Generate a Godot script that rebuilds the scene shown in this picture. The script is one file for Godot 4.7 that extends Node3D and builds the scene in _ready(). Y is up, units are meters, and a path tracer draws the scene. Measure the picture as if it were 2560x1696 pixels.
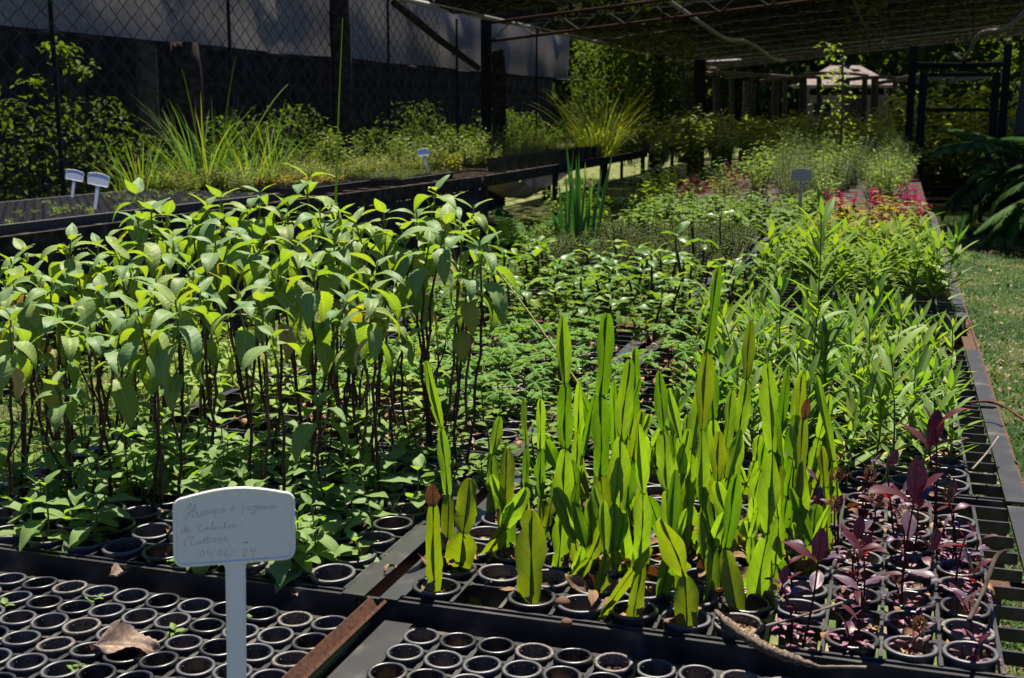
extends Node3D
# A plant nursery: benches with black seedling trays, rows of herbs, shade nets and a lawn path.

# ---------------------------------------------------------------- mesh builder
class MB:
	var v := PackedVector3Array()
	var u := PackedVector2Array()
	var c := PackedColorArray()
	var i := PackedInt32Array()

	func vert(p: Vector3, uv: Vector2, col: Color) -> int:
		v.append(p)
		u.append(uv)
		c.append(col)
		return v.size() - 1

	func tri(a: int, b: int, d: int) -> void:
		i.append(a)
		i.append(b)
		i.append(d)

	func quad(a: int, b: int, d: int, e: int) -> void:
		tri(a, b, d)
		tri(a, d, e)

	func tube(pts: PackedVector3Array, radii: PackedFloat32Array, sides: int, c0: Color, c1: Color, cap := true) -> void:
		var n := pts.size()
		var side := Vector3.ZERO
		var first := v.size()
		for k in n:
			var dir: Vector3 = (pts[mini(k + 1, n - 1)] - pts[maxi(k - 1, 0)]).normalized()
			if k == 0:
				side = dir.cross(Vector3.UP if absf(dir.y) < 0.9 else Vector3.RIGHT).normalized()
			else:
				side = (side - dir * side.dot(dir)).normalized()
			var other := dir.cross(side)
			var col := c0.lerp(c1, float(k) / (n - 1))
			for s in sides:
				var a := TAU * s / sides
				vert(pts[k] + (side * cos(a) + other * sin(a)) * radii[k], Vector2(float(s) / sides, float(k) / (n - 1)), col)
		for k in n - 1:
			for s in sides:
				var a := first + k * sides + s
				var b := first + k * sides + (s + 1) % sides
				quad(a, b, b + sides, a + sides)
		if cap:
			for e in 2:
				var at := first if e == 0 else first + (n - 1) * sides
				for s in range(1, sides - 1):
					if e == 0:
						tri(at, at + s + 1, at + s)
					else:
						tri(at, at + s, at + s + 1)

	func box(xf: Transform3D, size: Vector3, col := Color.WHITE) -> void:
		for ax in 3:
			for sg in [-1.0, 1.0]:
				var n := Vector3.ZERO
				n[ax] = sg
				var a := Vector3.ZERO
				a[(ax + 1) % 3] = 1.0
				var b := Vector3.ZERO
				b[(ax + 2) % 3] = 1.0
				var at := v.size()
				for q in [[-1, -1], [1, -1], [1, 1], [-1, 1]]:
					var p: Vector3 = (n + a * q[0] + b * q[1]) * 0.5 * size
					vert(xf * p, Vector2(q[0] * 0.5 + 0.5, q[1] * 0.5 + 0.5), col)
				if sg > 0:
					quad(at, at + 3, at + 2, at + 1)
				else:
					quad(at, at + 1, at + 2, at + 3)

	static func profile(kind: int, t: float) -> float:
		if kind == 0: # ovate with a short stalk
			if t < 0.1:
				return 0.05
			var s := (t - 0.1) / 0.9
			return maxf(0.0, pow(sin(PI * pow(s, 0.62)), 0.9))
		if kind == 1: # lance
			return maxf(0.03 if t < 0.9 else 0.0, pow(maxf(0.0, sin(PI * pow(t, 0.9))), 0.8))
		if kind == 2: # ellipse
			if t < 0.07:
				return 0.06
			return maxf(0.0, pow(sin(PI * (t - 0.07) / 0.93), 0.7))
		if kind == 3: # strap that narrows to a point
			return minf(1.0, 0.55 + t * 2.0) * pow(maxf(0.0, 1.0 - pow(t, 3.0)), 0.9)
		return maxf(0.0, sin(PI * t))

	# a leaf that starts at the origin of xf, heads along +X and bends down by droop radians
	func leaf(xf: Transform3D, length: float, width: float, nu: int, nv: int, kind: int, serrate: float, droop: float, fold: float, wave: float, ca: Color, cb: Color, ph := 0.0, corr := 0.0) -> void:
		var first := v.size()
		var p := Vector3.ZERO
		for k in nu + 1:
			var t := float(k) / nu
			var ang := -droop * pow(t, 1.1)
			var dir := Vector3(cos(ang), sin(ang), 0)
			var nrm := Vector3(-sin(ang), cos(ang), 0)
			if k > 0:
				p += dir * (length / nu)
			var w := profile(kind, t) * width * 0.5
			if serrate > 0.0 and k > 1 and k < nu - 1:
				w *= 1.0 + (serrate if k % 2 == 0 else -serrate)
			for j in nv + 1:
				var s := 2.0 * j / nv - 1.0
				var lift := fold * absf(s) * w + wave * width * sin(t * 9.0 + s * 2.0 + ph) * absf(s) - fold * 0.35 * s * s * w + (corr * width * sin((t - absf(s) * 0.2) * 57.0) * (1.0 - s * s) if corr > 0.0 else 0.0)
				vert(xf * (p + Vector3(0, 0, s * w) + nrm * lift), Vector2(float(j) / nv, t), ca.lerp(cb, t))
		for k in nu:
			for j in nv:
				var a := first + k * (nv + 1) + j
				quad(a, a + nv + 1, a + nv + 2, a + 1)

	func lathe(prof: PackedVector2Array, sides: int, col := Color.WHITE, centre := Vector3.ZERO) -> void:
		var first := v.size()
		var n := prof.size()
		for k in n:
			for s in sides + 1:
				var a := TAU * s / sides
				vert(centre + Vector3(cos(a) * prof[k].x, prof[k].y, sin(a) * prof[k].x), Vector2(float(s) / sides, float(k) / (n - 1)), col)
		for k in n - 1:
			for s in sides:
				var a := first + k * (sides + 1) + s
				quad(a, a + 1, a + sides + 2, a + sides + 1)

	func mesh(flat := false) -> ArrayMesh:
		var nn := PackedVector3Array()
		if flat:
			var v2 := PackedVector3Array()
			var u2 := PackedVector2Array()
			var c2 := PackedColorArray()
			for k in i.size():
				v2.append(v[i[k]])
				u2.append(u[i[k]])
				c2.append(c[i[k]])
				i[k] = k
			v = v2
			u = u2
			c = c2
		nn.resize(v.size())
		for k in range(0, i.size(), 3):
			var a := v[i[k]]
			var n := (v[i[k + 2]] - a).cross(v[i[k + 1]] - a)
			nn[i[k]] += n
			nn[i[k + 1]] += n
			nn[i[k + 2]] += n
		for k in nn.size():
			nn[k] = nn[k].normalized() if nn[k].length_squared() > 1e-24 else Vector3.UP
		var arr := []
		arr.resize(Mesh.ARRAY_MAX)
		arr[Mesh.ARRAY_VERTEX] = v
		arr[Mesh.ARRAY_NORMAL] = nn
		arr[Mesh.ARRAY_TEX_UV] = u
		arr[Mesh.ARRAY_COLOR] = c
		arr[Mesh.ARRAY_INDEX] = i
		var m := ArrayMesh.new()
		m.add_surface_from_arrays(Mesh.PRIMITIVE_TRIANGLES, arr)
		return m

# ---------------------------------------------------------------- naming and placing
var counts := {}
var M := {}
var rng := RandomNumberGenerator.new()

func numbered(nm: String) -> String:
	var k: int = counts.get(nm, 0)
	counts[nm] = k + 1
	return nm if k == 0 else "%s_%03d" % [nm, k]

func tag(o: Node, label: String, cat: String, group := "", kind := "") -> void:
	if label: o.set_meta("label", label)
	if cat: o.set_meta("category", cat)
	if group: o.set_meta("group", group)
	if kind: o.set_meta("kind", kind)

func thing(nm: String, label: String, cat: String, at := Vector3.ZERO, group := "") -> Node3D:
	var o := Node3D.new()
	o.name = numbered(nm)
	add_child(o)
	o.position = at
	tag(o, label, cat, group)
	return o

func part(parent: Node3D, nm: String, mesh: Mesh, mat: Material, xf := Transform3D()) -> MeshInstance3D:
	var o := MeshInstance3D.new()
	o.name = nm
	o.mesh = mesh
	o.material_override = mat
	o.transform = xf
	parent.add_child(o, true)
	return o

func solo(nm: String, label: String, cat: String, mesh: Mesh, mat: Material, xf := Transform3D(), group := "", kind := "") -> MeshInstance3D:
	var o := MeshInstance3D.new()
	o.name = numbered(nm)
	o.mesh = mesh
	o.material_override = mat
	o.transform = xf
	add_child(o)
	tag(o, label, cat, group, kind)
	return o

func copy(src: Node3D, base: String, at: Vector3, turn: float, sc: float, tilt := Vector2.ZERO) -> Node3D:
	var o: Node3D = src.duplicate()
	o.name = numbered(base)
	add_child(o)
	o.transform = Transform3D((Basis(Vector3.RIGHT, tilt.x) * Basis(Vector3.BACK, tilt.y) * Basis(Vector3.UP, turn)).scaled(Vector3.ONE * sc), at)
	return o

# ---------------------------------------------------------------- photo pixel (2560 x 1696) to a direction and a point on a known plane
var cam_at := Vector3(0, 1.5, 0)
var fw: Vector3
var rt: Vector3
var up: Vector3

func ray(x: float, y: float) -> Vector3:
	return fw + rt * ((x - 1280.0) / 3000.0) + up * ((848.0 - y) / 3000.0)

func on_y(x: float, y: float, h: float) -> Vector3:
	var d := ray(x, y)
	return cam_at + d * ((h - 1.5) / d.y)

func on_z(x: float, y: float, z: float) -> Vector3:
	var d := ray(x, y)
	return cam_at + d * (z / d.z)

func on_x(x: float, y: float, ex: float) -> Vector3:
	var d := ray(x, y)
	return cam_at + d * (ex / d.x)

const S := 1.08154 # pixels of the 2367-wide view to photo pixels

func ry(a: float) -> Basis:
	return Basis(Vector3.UP, a)

func leaf_xf(at: Vector3, az: float, pitch: float, sc := 1.0, roll := 0.0) -> Transform3D:
	var b := ry(az) * Basis(Vector3.BACK, pitch) * Basis(Vector3.RIGHT, roll)
	return Transform3D(b.scaled_local(Vector3.ONE * sc), at)

func curve(a: Vector3, b: Vector3, bulge: Vector3, n: int) -> PackedVector3Array:
	var out := PackedVector3Array()
	for k in n + 1:
		var t := float(k) / n
		out.append(a.lerp(b, t) + bulge * (4.0 * t * (1.0 - t)))
	return out

func taper(a: float, b: float, n: int) -> PackedFloat32Array:
	var out := PackedFloat32Array()
	for k in n + 1:
		out.append(lerpf(a, b, float(k) / n))
	return out

func smooth_path(pts: Array, per := 5) -> PackedVector3Array:
	var out := PackedVector3Array()
	for k in pts.size() - 1:
		var p0: Vector3 = pts[maxi(k - 1, 0)]
		var p1: Vector3 = pts[k]
		var p2: Vector3 = pts[k + 1]
		var p3: Vector3 = pts[mini(k + 2, pts.size() - 1)]
		for q in per:
			out.append(p1.cubic_interpolate(p2, p0, p3, float(q) / per))
	out.append(pts[-1])
	return out

# ---------------------------------------------------------------- materials
func flat_mat(lin: Color, rough := 0.7, spec := 0.5) -> StandardMaterial3D:
	var m := StandardMaterial3D.new()
	m.albedo_color = lin.linear_to_srgb()
	m.roughness = rough
	m.metallic_specular = spec
	return m

func leafy(lin: Color, back: Color, rough := 0.5, tex: Texture2D = null, vertex := false) -> StandardMaterial3D:
	var m := flat_mat(lin, rough, 0.3)
	m.backlight_enabled = true
	m.backlight = back
	if tex:
		m.albedo_texture = tex
	m.vertex_color_use_as_albedo = vertex
	m.cull_mode = BaseMaterial3D.CULL_DISABLED
	return m

# blade colour with midrib, side veins and mottling
func vein_texture(base: Color, vein: Color, blot: Color, nveins: int, seed_: int, blot_share := 0.35) -> ImageTexture:
	var w := 96
	var h := 192
	var img := Image.create(w, h, true, Image.FORMAT_RGB8)
	var nz := FastNoiseLite.new()
	nz.seed = seed_
	nz.frequency = 0.045
	for y in h:
		for x in w:
			var s := (x + 0.5) / w * 2.0 - 1.0
			var t := (y + 0.5) / h
			var col := base.lerp(blot, clampf(nz.get_noise_2d(x, y) * 1.4 + 0.1, 0.0, 1.0) * blot_share * 2.0)
			var q := fposmod((t - absf(s) * 0.22) * nveins, 1.0)
			var side := smoothstep(0.13, 0.02, absf(q - 0.5)) * 0.45 * (1.0 - absf(s) * 0.5)
			var mid := smoothstep(0.085, 0.03, absf(s))
			col = col.lerp(vein, maxf(mid * 0.9, side * 1.35))
			col = col.lerp(base * 0.85, clampf(nz.get_noise_2d(x * 5.0, y * 5.0 + 400.0), 0.0, 1.0) * 0.4)
			img.set_pixel(x, y, col.linear_to_srgb())
	img.generate_mipmaps()
	return ImageTexture.create_from_image(img)

func noise_texture(size: int, stops: Array, freq: float, seed_: int, oct := 4) -> ImageTexture:
	var nz := FastNoiseLite.new()
	nz.seed = seed_
	nz.frequency = freq
	nz.fractal_octaves = oct
	var g := Gradient.new()
	var offs := PackedFloat32Array()
	var cols := PackedColorArray()
	for s in stops:
		offs.append(s[0])
		cols.append(s[1])
	g.offsets = offs
	g.colors = cols
	var src := nz.get_seamless_image(size, size)
	var img := Image.create(size, size, true, Image.FORMAT_RGB8)
	for y in size:
		for x in size:
			img.set_pixel(x, y, g.sample(src.get_pixel(x, y).r).linear_to_srgb())
	img.generate_mipmaps()
	return ImageTexture.create_from_image(img)

func textured(tex: Texture2D, rough: float, scale: float, spec := 0.5) -> StandardMaterial3D:
	var m := flat_mat(Color.WHITE, rough, spec)
	m.albedo_texture = tex
	m.uv1_triplanar = true
	m.uv1_world_triplanar = true
	m.uv1_scale = Vector3.ONE * scale
	return m

func make_materials() -> void:
	# black plastic with dust
	var plastic := noise_texture(256, [[0.0, Color(0.008, 0.009, 0.011)], [0.5, Color(0.013, 0.014, 0.017)], [0.68, Color(0.022, 0.022, 0.024)], [0.85, Color(0.060, 0.055, 0.050)]], 0.02, 3)
	M.plastic = textured(plastic, 0.36, 3.0)
	M.tray = textured(plastic, 0.36, 2.1)
	var tube_dark := noise_texture(128, [[0.0, Color(0.018, 0.020, 0.024)], [0.5, Color(0.032, 0.034, 0.040)], [0.75, Color(0.055, 0.056, 0.062)]], 0.03, 8)
	M.tube = textured(tube_dark, 0.46, 6.0)
	M.tube_dusty = textured(noise_texture(256, [[0.0, Color(0.016, 0.017, 0.020)], [0.42, Color(0.034, 0.034, 0.036)], [0.55, Color(0.075, 0.068, 0.060)], [0.68, Color(0.14, 0.115, 0.09)], [0.85, Color(0.045, 0.044, 0.046)]], 0.05, 25), 0.6, 11.0)
	M.rust = textured(noise_texture(256, [[0.0, Color(0.014, 0.008, 0.006)], [0.4, Color(0.040, 0.018, 0.011)], [0.6, Color(0.085, 0.038, 0.022)], [0.8, Color(0.035, 0.018, 0.012)]], 0.06, 11), 0.85, 7.0, 0.3)
	M.dark_wood = textured(noise_texture(256, [[0.0, Color(0.010, 0.008, 0.007)], [0.5, Color(0.030, 0.024, 0.020)], [0.8, Color(0.060, 0.048, 0.040)]], 0.03, 12), 0.9, 1.2, 0.2)
	M.old_wood = textured(noise_texture(256, [[0.0, Color(0.05, 0.042, 0.035)], [0.5, Color(0.14, 0.115, 0.095)], [0.8, Color(0.24, 0.21, 0.18)]], 0.03, 13), 0.9, 1.2, 0.2)
	M.stick = textured(noise_texture(256, [[0.0, Color(0.02, 0.015, 0.011)], [0.45, Color(0.065, 0.048, 0.036)], [0.6, Color(0.14, 0.11, 0.085)], [0.8, Color(0.24, 0.20, 0.16)]], 0.09, 24), 0.95, 9.0, 0.1)
	M.post = textured(noise_texture(256, [[0.0, Color(0.04, 0.036, 0.03)], [0.5, Color(0.085, 0.078, 0.066)], [0.8, Color(0.15, 0.135, 0.115)]], 0.03, 14), 0.9, 0.9, 0.2)
	M.steel = textured(noise_texture(128, [[0.0, Color(0.025, 0.023, 0.022)], [0.5, Color(0.065, 0.063, 0.062)], [0.8, Color(0.14, 0.135, 0.13)]], 0.03, 15), 0.55, 1.0)
	M.dark_steel = flat_mat(Color(0.006, 0.008, 0.012), 0.6, 0.3)
	M.wire = flat_mat(Color(0.018, 0.017, 0.016), 0.6)
	M.pipe = flat_mat(Color(0.33, 0.31, 0.27), 0.45)
	M.white_plastic = flat_mat(Color(0.62, 0.64, 0.67), 0.38)
	M.sign_back = flat_mat(Color(0.34, 0.33, 0.24), 0.7, 0.2)
	M.dead = leafy(Color.WHITE, Color(0.5, 0.42, 0.32), 0.75, vein_texture(Color(0.17, 0.12, 0.09), Color(0.085, 0.055, 0.038), Color(0.27, 0.21, 0.165), 8, 21, 0.6))
	M.soil = flat_mat(Color.WHITE, 0.95, 0.2)
	M.soil.vertex_color_use_as_albedo = true
	M.tint = flat_mat(Color.WHITE, 0.8, 0.3)
	M.tint.vertex_color_use_as_albedo = true
	M.bark = flat_mat(Color.WHITE, 0.85, 0.25)
	M.bark.vertex_color_use_as_albedo = true
	# leaves
	M.hys = []
	var hb := [[Color(0.175, 0.275, 0.095), Color(0.28, 0.38, 0.17), Color(0.145, 0.24, 0.085)], [Color(0.205, 0.295, 0.085), Color(0.31, 0.40, 0.16), Color(0.235, 0.30, 0.075)], [Color(0.15, 0.255, 0.105), Color(0.25, 0.36, 0.18), Color(0.13, 0.22, 0.095)]]
	for k in 3:
		M.hys.append(leafy(Color.WHITE, Color(1.0, 1.0, 0.36), 0.5, vein_texture(hb[k][0], hb[k][1], hb[k][2], 9, 31 + k)))
	M.hys_yellow = leafy(Color.WHITE, Color(1.0, 0.98, 0.35), 0.6, vein_texture(Color(0.31, 0.33, 0.07), Color(0.38, 0.38, 0.12), Color(0.32, 0.29, 0.07), 9, 41))
	M.hys_dry = leafy(Color.WHITE, Color(0.8, 0.7, 0.45), 0.7, vein_texture(Color(0.42, 0.33, 0.18), Color(0.28, 0.20, 0.10), Color(0.48, 0.40, 0.22), 9, 42))
	M.young = leafy(Color.WHITE, Color(1.0, 1.05, 0.4), 0.5, vein_texture(Color(0.18, 0.29, 0.09), Color(0.27, 0.38, 0.14), Color(0.15, 0.25, 0.08), 8, 43))
	M.carq = []
	M.carq.append(leafy(Color.WHITE, Color(1.12, 1.16, 0.40), 0.5, vein_texture(Color(0.17, 0.275, 0.06), Color(0.11, 0.20, 0.045), Color(0.20, 0.30, 0.075), 5, 44, 0.5)))
	M.carq.append(leafy(Color.WHITE, Color(1.05, 1.15, 0.25), 0.5, vein_texture(Color(0.11, 0.20, 0.045), Color(0.075, 0.15, 0.032), Color(0.14, 0.23, 0.05), 5, 45, 0.5)))
	M.carq.append(leafy(Color.WHITE, Color(1.1, 1.1, 0.3), 0.55, vein_texture(Color(0.15, 0.23, 0.045), Color(0.10, 0.15, 0.035), Color(0.19, 0.16, 0.05), 5, 46, 0.4)))
	M.carq_dry = leafy(Color.WHITE, Color(0.6, 0.45, 0.3), 0.8, vein_texture(Color(0.14, 0.085, 0.045), Color(0.08, 0.045, 0.025), Color(0.22, 0.15, 0.08), 7, 47, 0.8))
	M.lance = []
	M.lance.append(leafy(Color(0.08, 0.14, 0.026), Color(0.40, 0.55, 0.085), 0.55))
	M.lance.append(leafy(Color(0.065, 0.12, 0.024), Color(0.33, 0.48, 0.08), 0.52))
	M.lance.append(leafy(Color(0.11, 0.17, 0.028), Color(0.48, 0.58, 0.09), 0.55))
	for m in M.lance: m.metallic_specular = 0.25
	M.lance_dry = leafy(Color(0.33, 0.25, 0.08), Color(0.45, 0.36, 0.10), 0.7)
	M.purple = []
	M.purple.append(leafy(Color.WHITE, Color(0.55, 0.06, 0.09), 0.42, vein_texture(Color(0.072, 0.040, 0.068), Color(0.030, 0.010, 0.020), Color(0.110, 0.074, 0.110), 7, 48, 0.5)))
	M.purple.append(leafy(Color(0.055, 0.018, 0.034), Color(0.22, 0.010, 0.028), 0.42))
	M.purple.append(leafy(Color(0.075, 0.055, 0.082), Color(0.09, 0.008, 0.02), 0.5))
	M.purple.append(leafy(Color(0.035, 0.007, 0.012), Color(0.46, 0.014, 0.036), 0.5))
	for m in M.purple: m.metallic_specular = 0.3
	M.lilac = leafy(Color(0.16, 0.062, 0.10), Color(0.26, 0.045, 0.10), 0.5)
	M.flower = flat_mat(Color(0.36, 0.22, 0.09), 0.9, 0.2)
	M.geranium = leafy(Color(0.07, 0.14, 0.028), Color(0.38, 0.52, 0.05), 0.65)
	M.geranium.metallic_specular = 0.2
	M.gloss = leafy(Color(0.045, 0.095, 0.02), Color(0.38, 0.50, 0.08), 0.4)
	M.gloss.metallic_specular = 0.2
	M.iris = leafy(Color(0.045, 0.12, 0.028), Color(0.15, 0.30, 0.04), 0.45)
	M.foliage = leafy(Color.WHITE, Color(1.0, 1.0, 0.45), 0.55, null, true)
	M.foliage.metallic_specular = 0.15
	M.fern = leafy(Color(0.035, 0.075, 0.018), Color(0.08, 0.14, 0.02), 0.65)
	M.fern.metallic_specular = 0.12
	# nets
	M.net_grey = StandardMaterial3D.new()
	var weave := Image.create(256, 256, true, Image.FORMAT_RGBA8)
	var nz := FastNoiseLite.new()
	nz.seed = 5
	nz.frequency = 0.03
	for y in 256:
		for x in 256:
			var thread := 0.72 + 0.28 * absf(sin(x * PI / 4.0)) * (0.75 + 0.25 * absf(sin(y * PI / 8.0)))
			var g := (0.25 + 0.09 * nz.get_noise_2d(x, y)) * thread
			weave.set_pixel(x, y, Color(g * 1.05, g * 0.98, g * 0.93, 0.93).linear_to_srgb())
	weave.generate_mipmaps()
	M.net_grey.albedo_texture = ImageTexture.create_from_image(weave)
	M.net_grey.roughness = 0.9
	M.net_grey.backlight_enabled = true
	M.net_grey.backlight = Color(0.8, 0.8, 0.82)
	M.net_grey.uv1_triplanar = true
	M.net_grey.uv1_world_triplanar = true
	M.net_grey.uv1_scale = Vector3.ONE * 1.6
	M.net_thin = flat_mat(Color(0.012, 0.012, 0.014), 0.9, 0.1)
	M.net_thin.transparency = BaseMaterial3D.TRANSPARENCY_ALPHA
	M.net_thin.albedo_color.a = 0.30
	M.net_roof = textured(noise_texture(512, [[0.0, Color(0.008, 0.008, 0.010)], [0.5, Color(0.016, 0.016, 0.019)], [0.64, Color(0.035, 0.033, 0.034)], [0.72, Color(0.16, 0.155, 0.15)], [0.9, Color(0.30, 0.29, 0.27)]], 0.09, 19, 3), 0.9, 0.16, 0.1)
	M.net_roof_thin = flat_mat(Color(0.012, 0.012, 0.014), 0.9, 0.1)
	M.net_roof_thin.transparency = BaseMaterial3D.TRANSPARENCY_ALPHA
	M.net_roof_thin.albedo_color.a = 0.6
	M.net_roof.transparency = BaseMaterial3D.TRANSPARENCY_ALPHA
	M.net_roof.albedo_color.a = 0.95
	M.net_black = textured(noise_texture(128, [[0.0, Color(0.010, 0.010, 0.012)], [0.5, Color(0.028, 0.027, 0.030)], [0.8, Color(0.055, 0.052, 0.056)]], 0.03, 16), 0.95, 0.8, 0.1)
	M.hammock = leafy(Color(0.42, 0.36, 0.24), Color(0.35, 0.30, 0.2), 0.9)
	M.fleck = flat_mat(Color(0.62, 0.63, 0.68), 0.6)
	M.roof_tile = textured(noise_texture(128, [[0.0, Color(0.09, 0.075, 0.068)], [0.5, Color(0.15, 0.125, 0.115)], [0.8, Color(0.21, 0.18, 0.165)]], 0.06, 17), 0.9, 0.5, 0.2)
	M.house_wall = flat_mat(Color(0.16, 0.13, 0.11), 0.9, 0.2)
	M.lawn = textured(noise_texture(512, [[0.0, Color(0.030, 0.048, 0.014)], [0.35, Color(0.052, 0.080, 0.022)], [0.55, Color(0.080, 0.105, 0.032)], [0.72, Color(0.15, 0.13, 0.065)], [0.9, Color(0.20, 0.16, 0.09)]], 0.018, 18, 5), 0.95, 0.45, 0.2)
	M.grass = leafy(Color.WHITE, Color(0.8, 0.9, 0.25), 0.6, null, true)

# ---------------------------------------------------------------- trays and pots
var unit_box := BoxMesh.new()
var big_tube: ArrayMesh
var small_tube: ArrayMesh
var big_soils := []
var small_soils := []

func bar(parent: Node3D, nm: String, centre: Vector3, size: Vector3, mat: Material, turn := 0.0) -> MeshInstance3D:
	return part(parent, nm, unit_box, mat, Transform3D(ry(turn).scaled_local(size), centre))

# lattice tray; x0 and z0 are its first bar lines, rows run away from the camera
func make_tray(label: String, x0: float, ncol: int, px: float, z0: float, nrow: int, pz: float, y: float, left: float, right: float, slots: float, joints := false, thick := 0.0052) -> Node3D:
	var xa := x0 + ncol * px
	var t := thing("seedling_tray", label, "tray", Vector3(x0, y, z0))
	var w := ncol * px
	var d := nrow * pz
	for k in ncol + 1:
		bar(t, "lattice_bar", Vector3(k * px, -0.009, -d / 2), Vector3(thick, 0.018, d - 0.002), M.tray)
	for k in nrow + 1:
		bar(t, "lattice_bar", Vector3(w / 2 + slots / 2, -0.0105, -k * pz), Vector3(w + slots, 0.018, thick * 0.92), M.tray)
	if joints:
		for a in range(1, ncol):
			for b in range(1, nrow):
				bar(t, "lattice_joint", Vector3(a * px, -0.0042, -b * pz), Vector3(px * 0.21, 0.006, pz * 0.21), M.tray, PI / 4)
	bar(t, "rim", Vector3(-left / 2 - thick / 2, -0.0025, -d / 2), Vector3(left, 0.004, d + 0.03), M.tray)
	bar(t, "rim", Vector3(w + slots + right / 2 + thick / 2, -0.0025, -d / 2), Vector3(right, 0.004, d + 0.03), M.tray)
	bar(t, "side_wall", Vector3(w / 2, -0.030, 0.0085), Vector3(w + left + right + slots - 0.012, 0.052, 0.006), M.tray)
	bar(t, "side_wall", Vector3(w / 2, -0.030, -d - 0.0085), Vector3(w + left + right + slots - 0.012, 0.052, 0.006), M.tray)
	bar(t, "side_wall", Vector3(-left + 0.004, -0.0302, -d / 2), Vector3(0.005, 0.050, d + 0.01), M.tray)
	bar(t, "side_wall", Vector3(w + slots + right - 0.004, -0.0302, -d / 2), Vector3(0.005, 0.050, d + 0.01), M.tray)
	return t

func tube_mesh(outer: float, inner: float, depth: float) -> ArrayMesh:
	var b := MB.new()
	var body := inner + 0.0025
	var pr := PackedVector2Array([Vector2(body * 0.55, -depth), Vector2(body, -0.006), Vector2(outer - 0.0012, 0.0), Vector2(outer, 0.0018), Vector2(outer - 0.0006, 0.0040), Vector2(outer - 0.0022, 0.0048), Vector2(inner + 0.0016, 0.0048), Vector2(inner, 0.0030), Vector2(inner * 0.97, -0.02), Vector2(inner * 0.62, -depth * 0.97)])
	b.lathe(pr, 26)
	for k in 8:
		var a := TAU * k / 8.0
		b.box(Transform3D(ry(-a), Vector3(cos(a) * (inner * 0.955), -0.025, sin(a) * (inner * 0.955))), Vector3(0.0018, 0.050, 0.0012))
	return b.mesh()

func soil_mesh(radius: float, dark: bool) -> ArrayMesh:
	var b := MB.new()
	var rings := 5
	var sides := 14
	b.vert(Vector3(0, rng.randf_range(-0.002, 0.004), 0), Vector2.ZERO, Color(0.10, 0.07, 0.045))
	for k in range(1, rings + 1):
		for s in sides:
			var a := TAU * (s + 0.5 * (k % 2)) / sides
			var r := radius * k / rings
			var pick := rng.randf()
			var col := Color(0.035, 0.024, 0.016)
			if pick > 0.40: col = Color(0.13, 0.085, 0.05)
			if pick > 0.68 and not dark: col = Color(0.36, 0.24, 0.12)
			if pick > 0.93 and not dark: col = Color(0.50, 0.42, 0.32)
			b.vert(Vector3(cos(a) * r, rng.randf_range(-0.003, 0.004), sin(a) * r), Vector2.ZERO, col)
	for s in sides:
		b.tri(0, 1 + (s + 1) % sides, 1 + s)
	for k in range(1, rings):
		for s in sides:
			var a := 1 + (k - 1) * sides + s
			var e := 1 + (k - 1) * sides + (s + 1) % sides
			b.quad(a, e, e + sides, a + sides)
	for k in 9: # crumbs
		var a := rng.randf() * TAU
		var r := sqrt(rng.randf()) * radius * 0.85
		var sz := rng.randf_range(0.0012, 0.0034)
		var col := Color(0.42, 0.29, 0.15) if not dark and rng.randf() < 0.6 else Color(0.08, 0.05, 0.03)
		b.box(Transform3D(Basis.from_euler(Vector3(rng.randf() * 3, rng.randf() * 3, 0)), Vector3(cos(a) * r, 0.003, sin(a) * r)), Vector3(sz, sz * 0.6, sz * 1.3), col)
	return b.mesh(true)

func make_pots() -> void:
	big_tube = tube_mesh(0.0335, 0.0268, 0.115)
	small_tube = tube_mesh(0.0250, 0.0192, 0.10)
	for k in 5:
		big_soils.append(soil_mesh(0.0258, k > 2))
		small_soils.append(soil_mesh(0.0176, k > 2))

func pot(x: float, y: float, z: float, big: bool, label: String, group: String, fill := 0.6) -> Node3D:
	var o := thing("tube_pot" if big else "small_tube_pot", label + (", nearly empty" if fill < 0.3 else (", half filled" if fill < 0.65 else ", filled high")), "pot", Vector3(x + rng.randf_range(-0.0008, 0.0008), y + 0.0008 + rng.randf_range(0.0, 0.0025), z + rng.randf_range(-0.0008, 0.0008)), group)
	o.rotation = Vector3(rng.randf_range(-0.045, 0.045), rng.randf() * TAU, rng.randf_range(-0.045, 0.045))
	part(o, "tube", big_tube if big else small_tube, [M.tube, M.tube, M.tube_dusty, M.plastic, M.tube, M.plastic][rng.randi() % 6], Transform3D(Basis.from_scale(Vector3(rng.randf_range(0.965, 1.02), rng.randf_range(0.9, 1.1), rng.randf_range(0.965, 1.02))), Vector3.ZERO))
	var arr := big_soils if big else small_soils
	var depth := lerpf(-0.05, -0.008, fill)
	part(o, "soil", arr[rng.randi() % arr.size()], M.soil, Transform3D(Basis(Vector3.UP, rng.randf() * 6.0).scaled(Vector3.ONE * lerpf(0.86, 0.99, fill)), Vector3(0, depth, 0)))
	return o

# ---------------------------------------------------------------- plants
var hys_leaf := []      # by droop: upright, arched, hanging
var young_leaf := []
var lance_leaf := []
var purple_leaf := []
var gloss_leaf := []
var wing_mesh := []
var geranium_leaf: ArrayMesh
var flower_head: ArrayMesh

func one_leaf(length: float, width: float, nu: int, nv: int, kind: int, ser: float, droop: float, fold: float, wave: float, ph := 0.0, corr := 0.0) -> ArrayMesh:
	var b := MB.new()
	b.leaf(Transform3D(), length, width, nu, nv, kind, ser, droop, fold, wave, Color.WHITE, Color.WHITE, ph, corr)
	return b.mesh()

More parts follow.
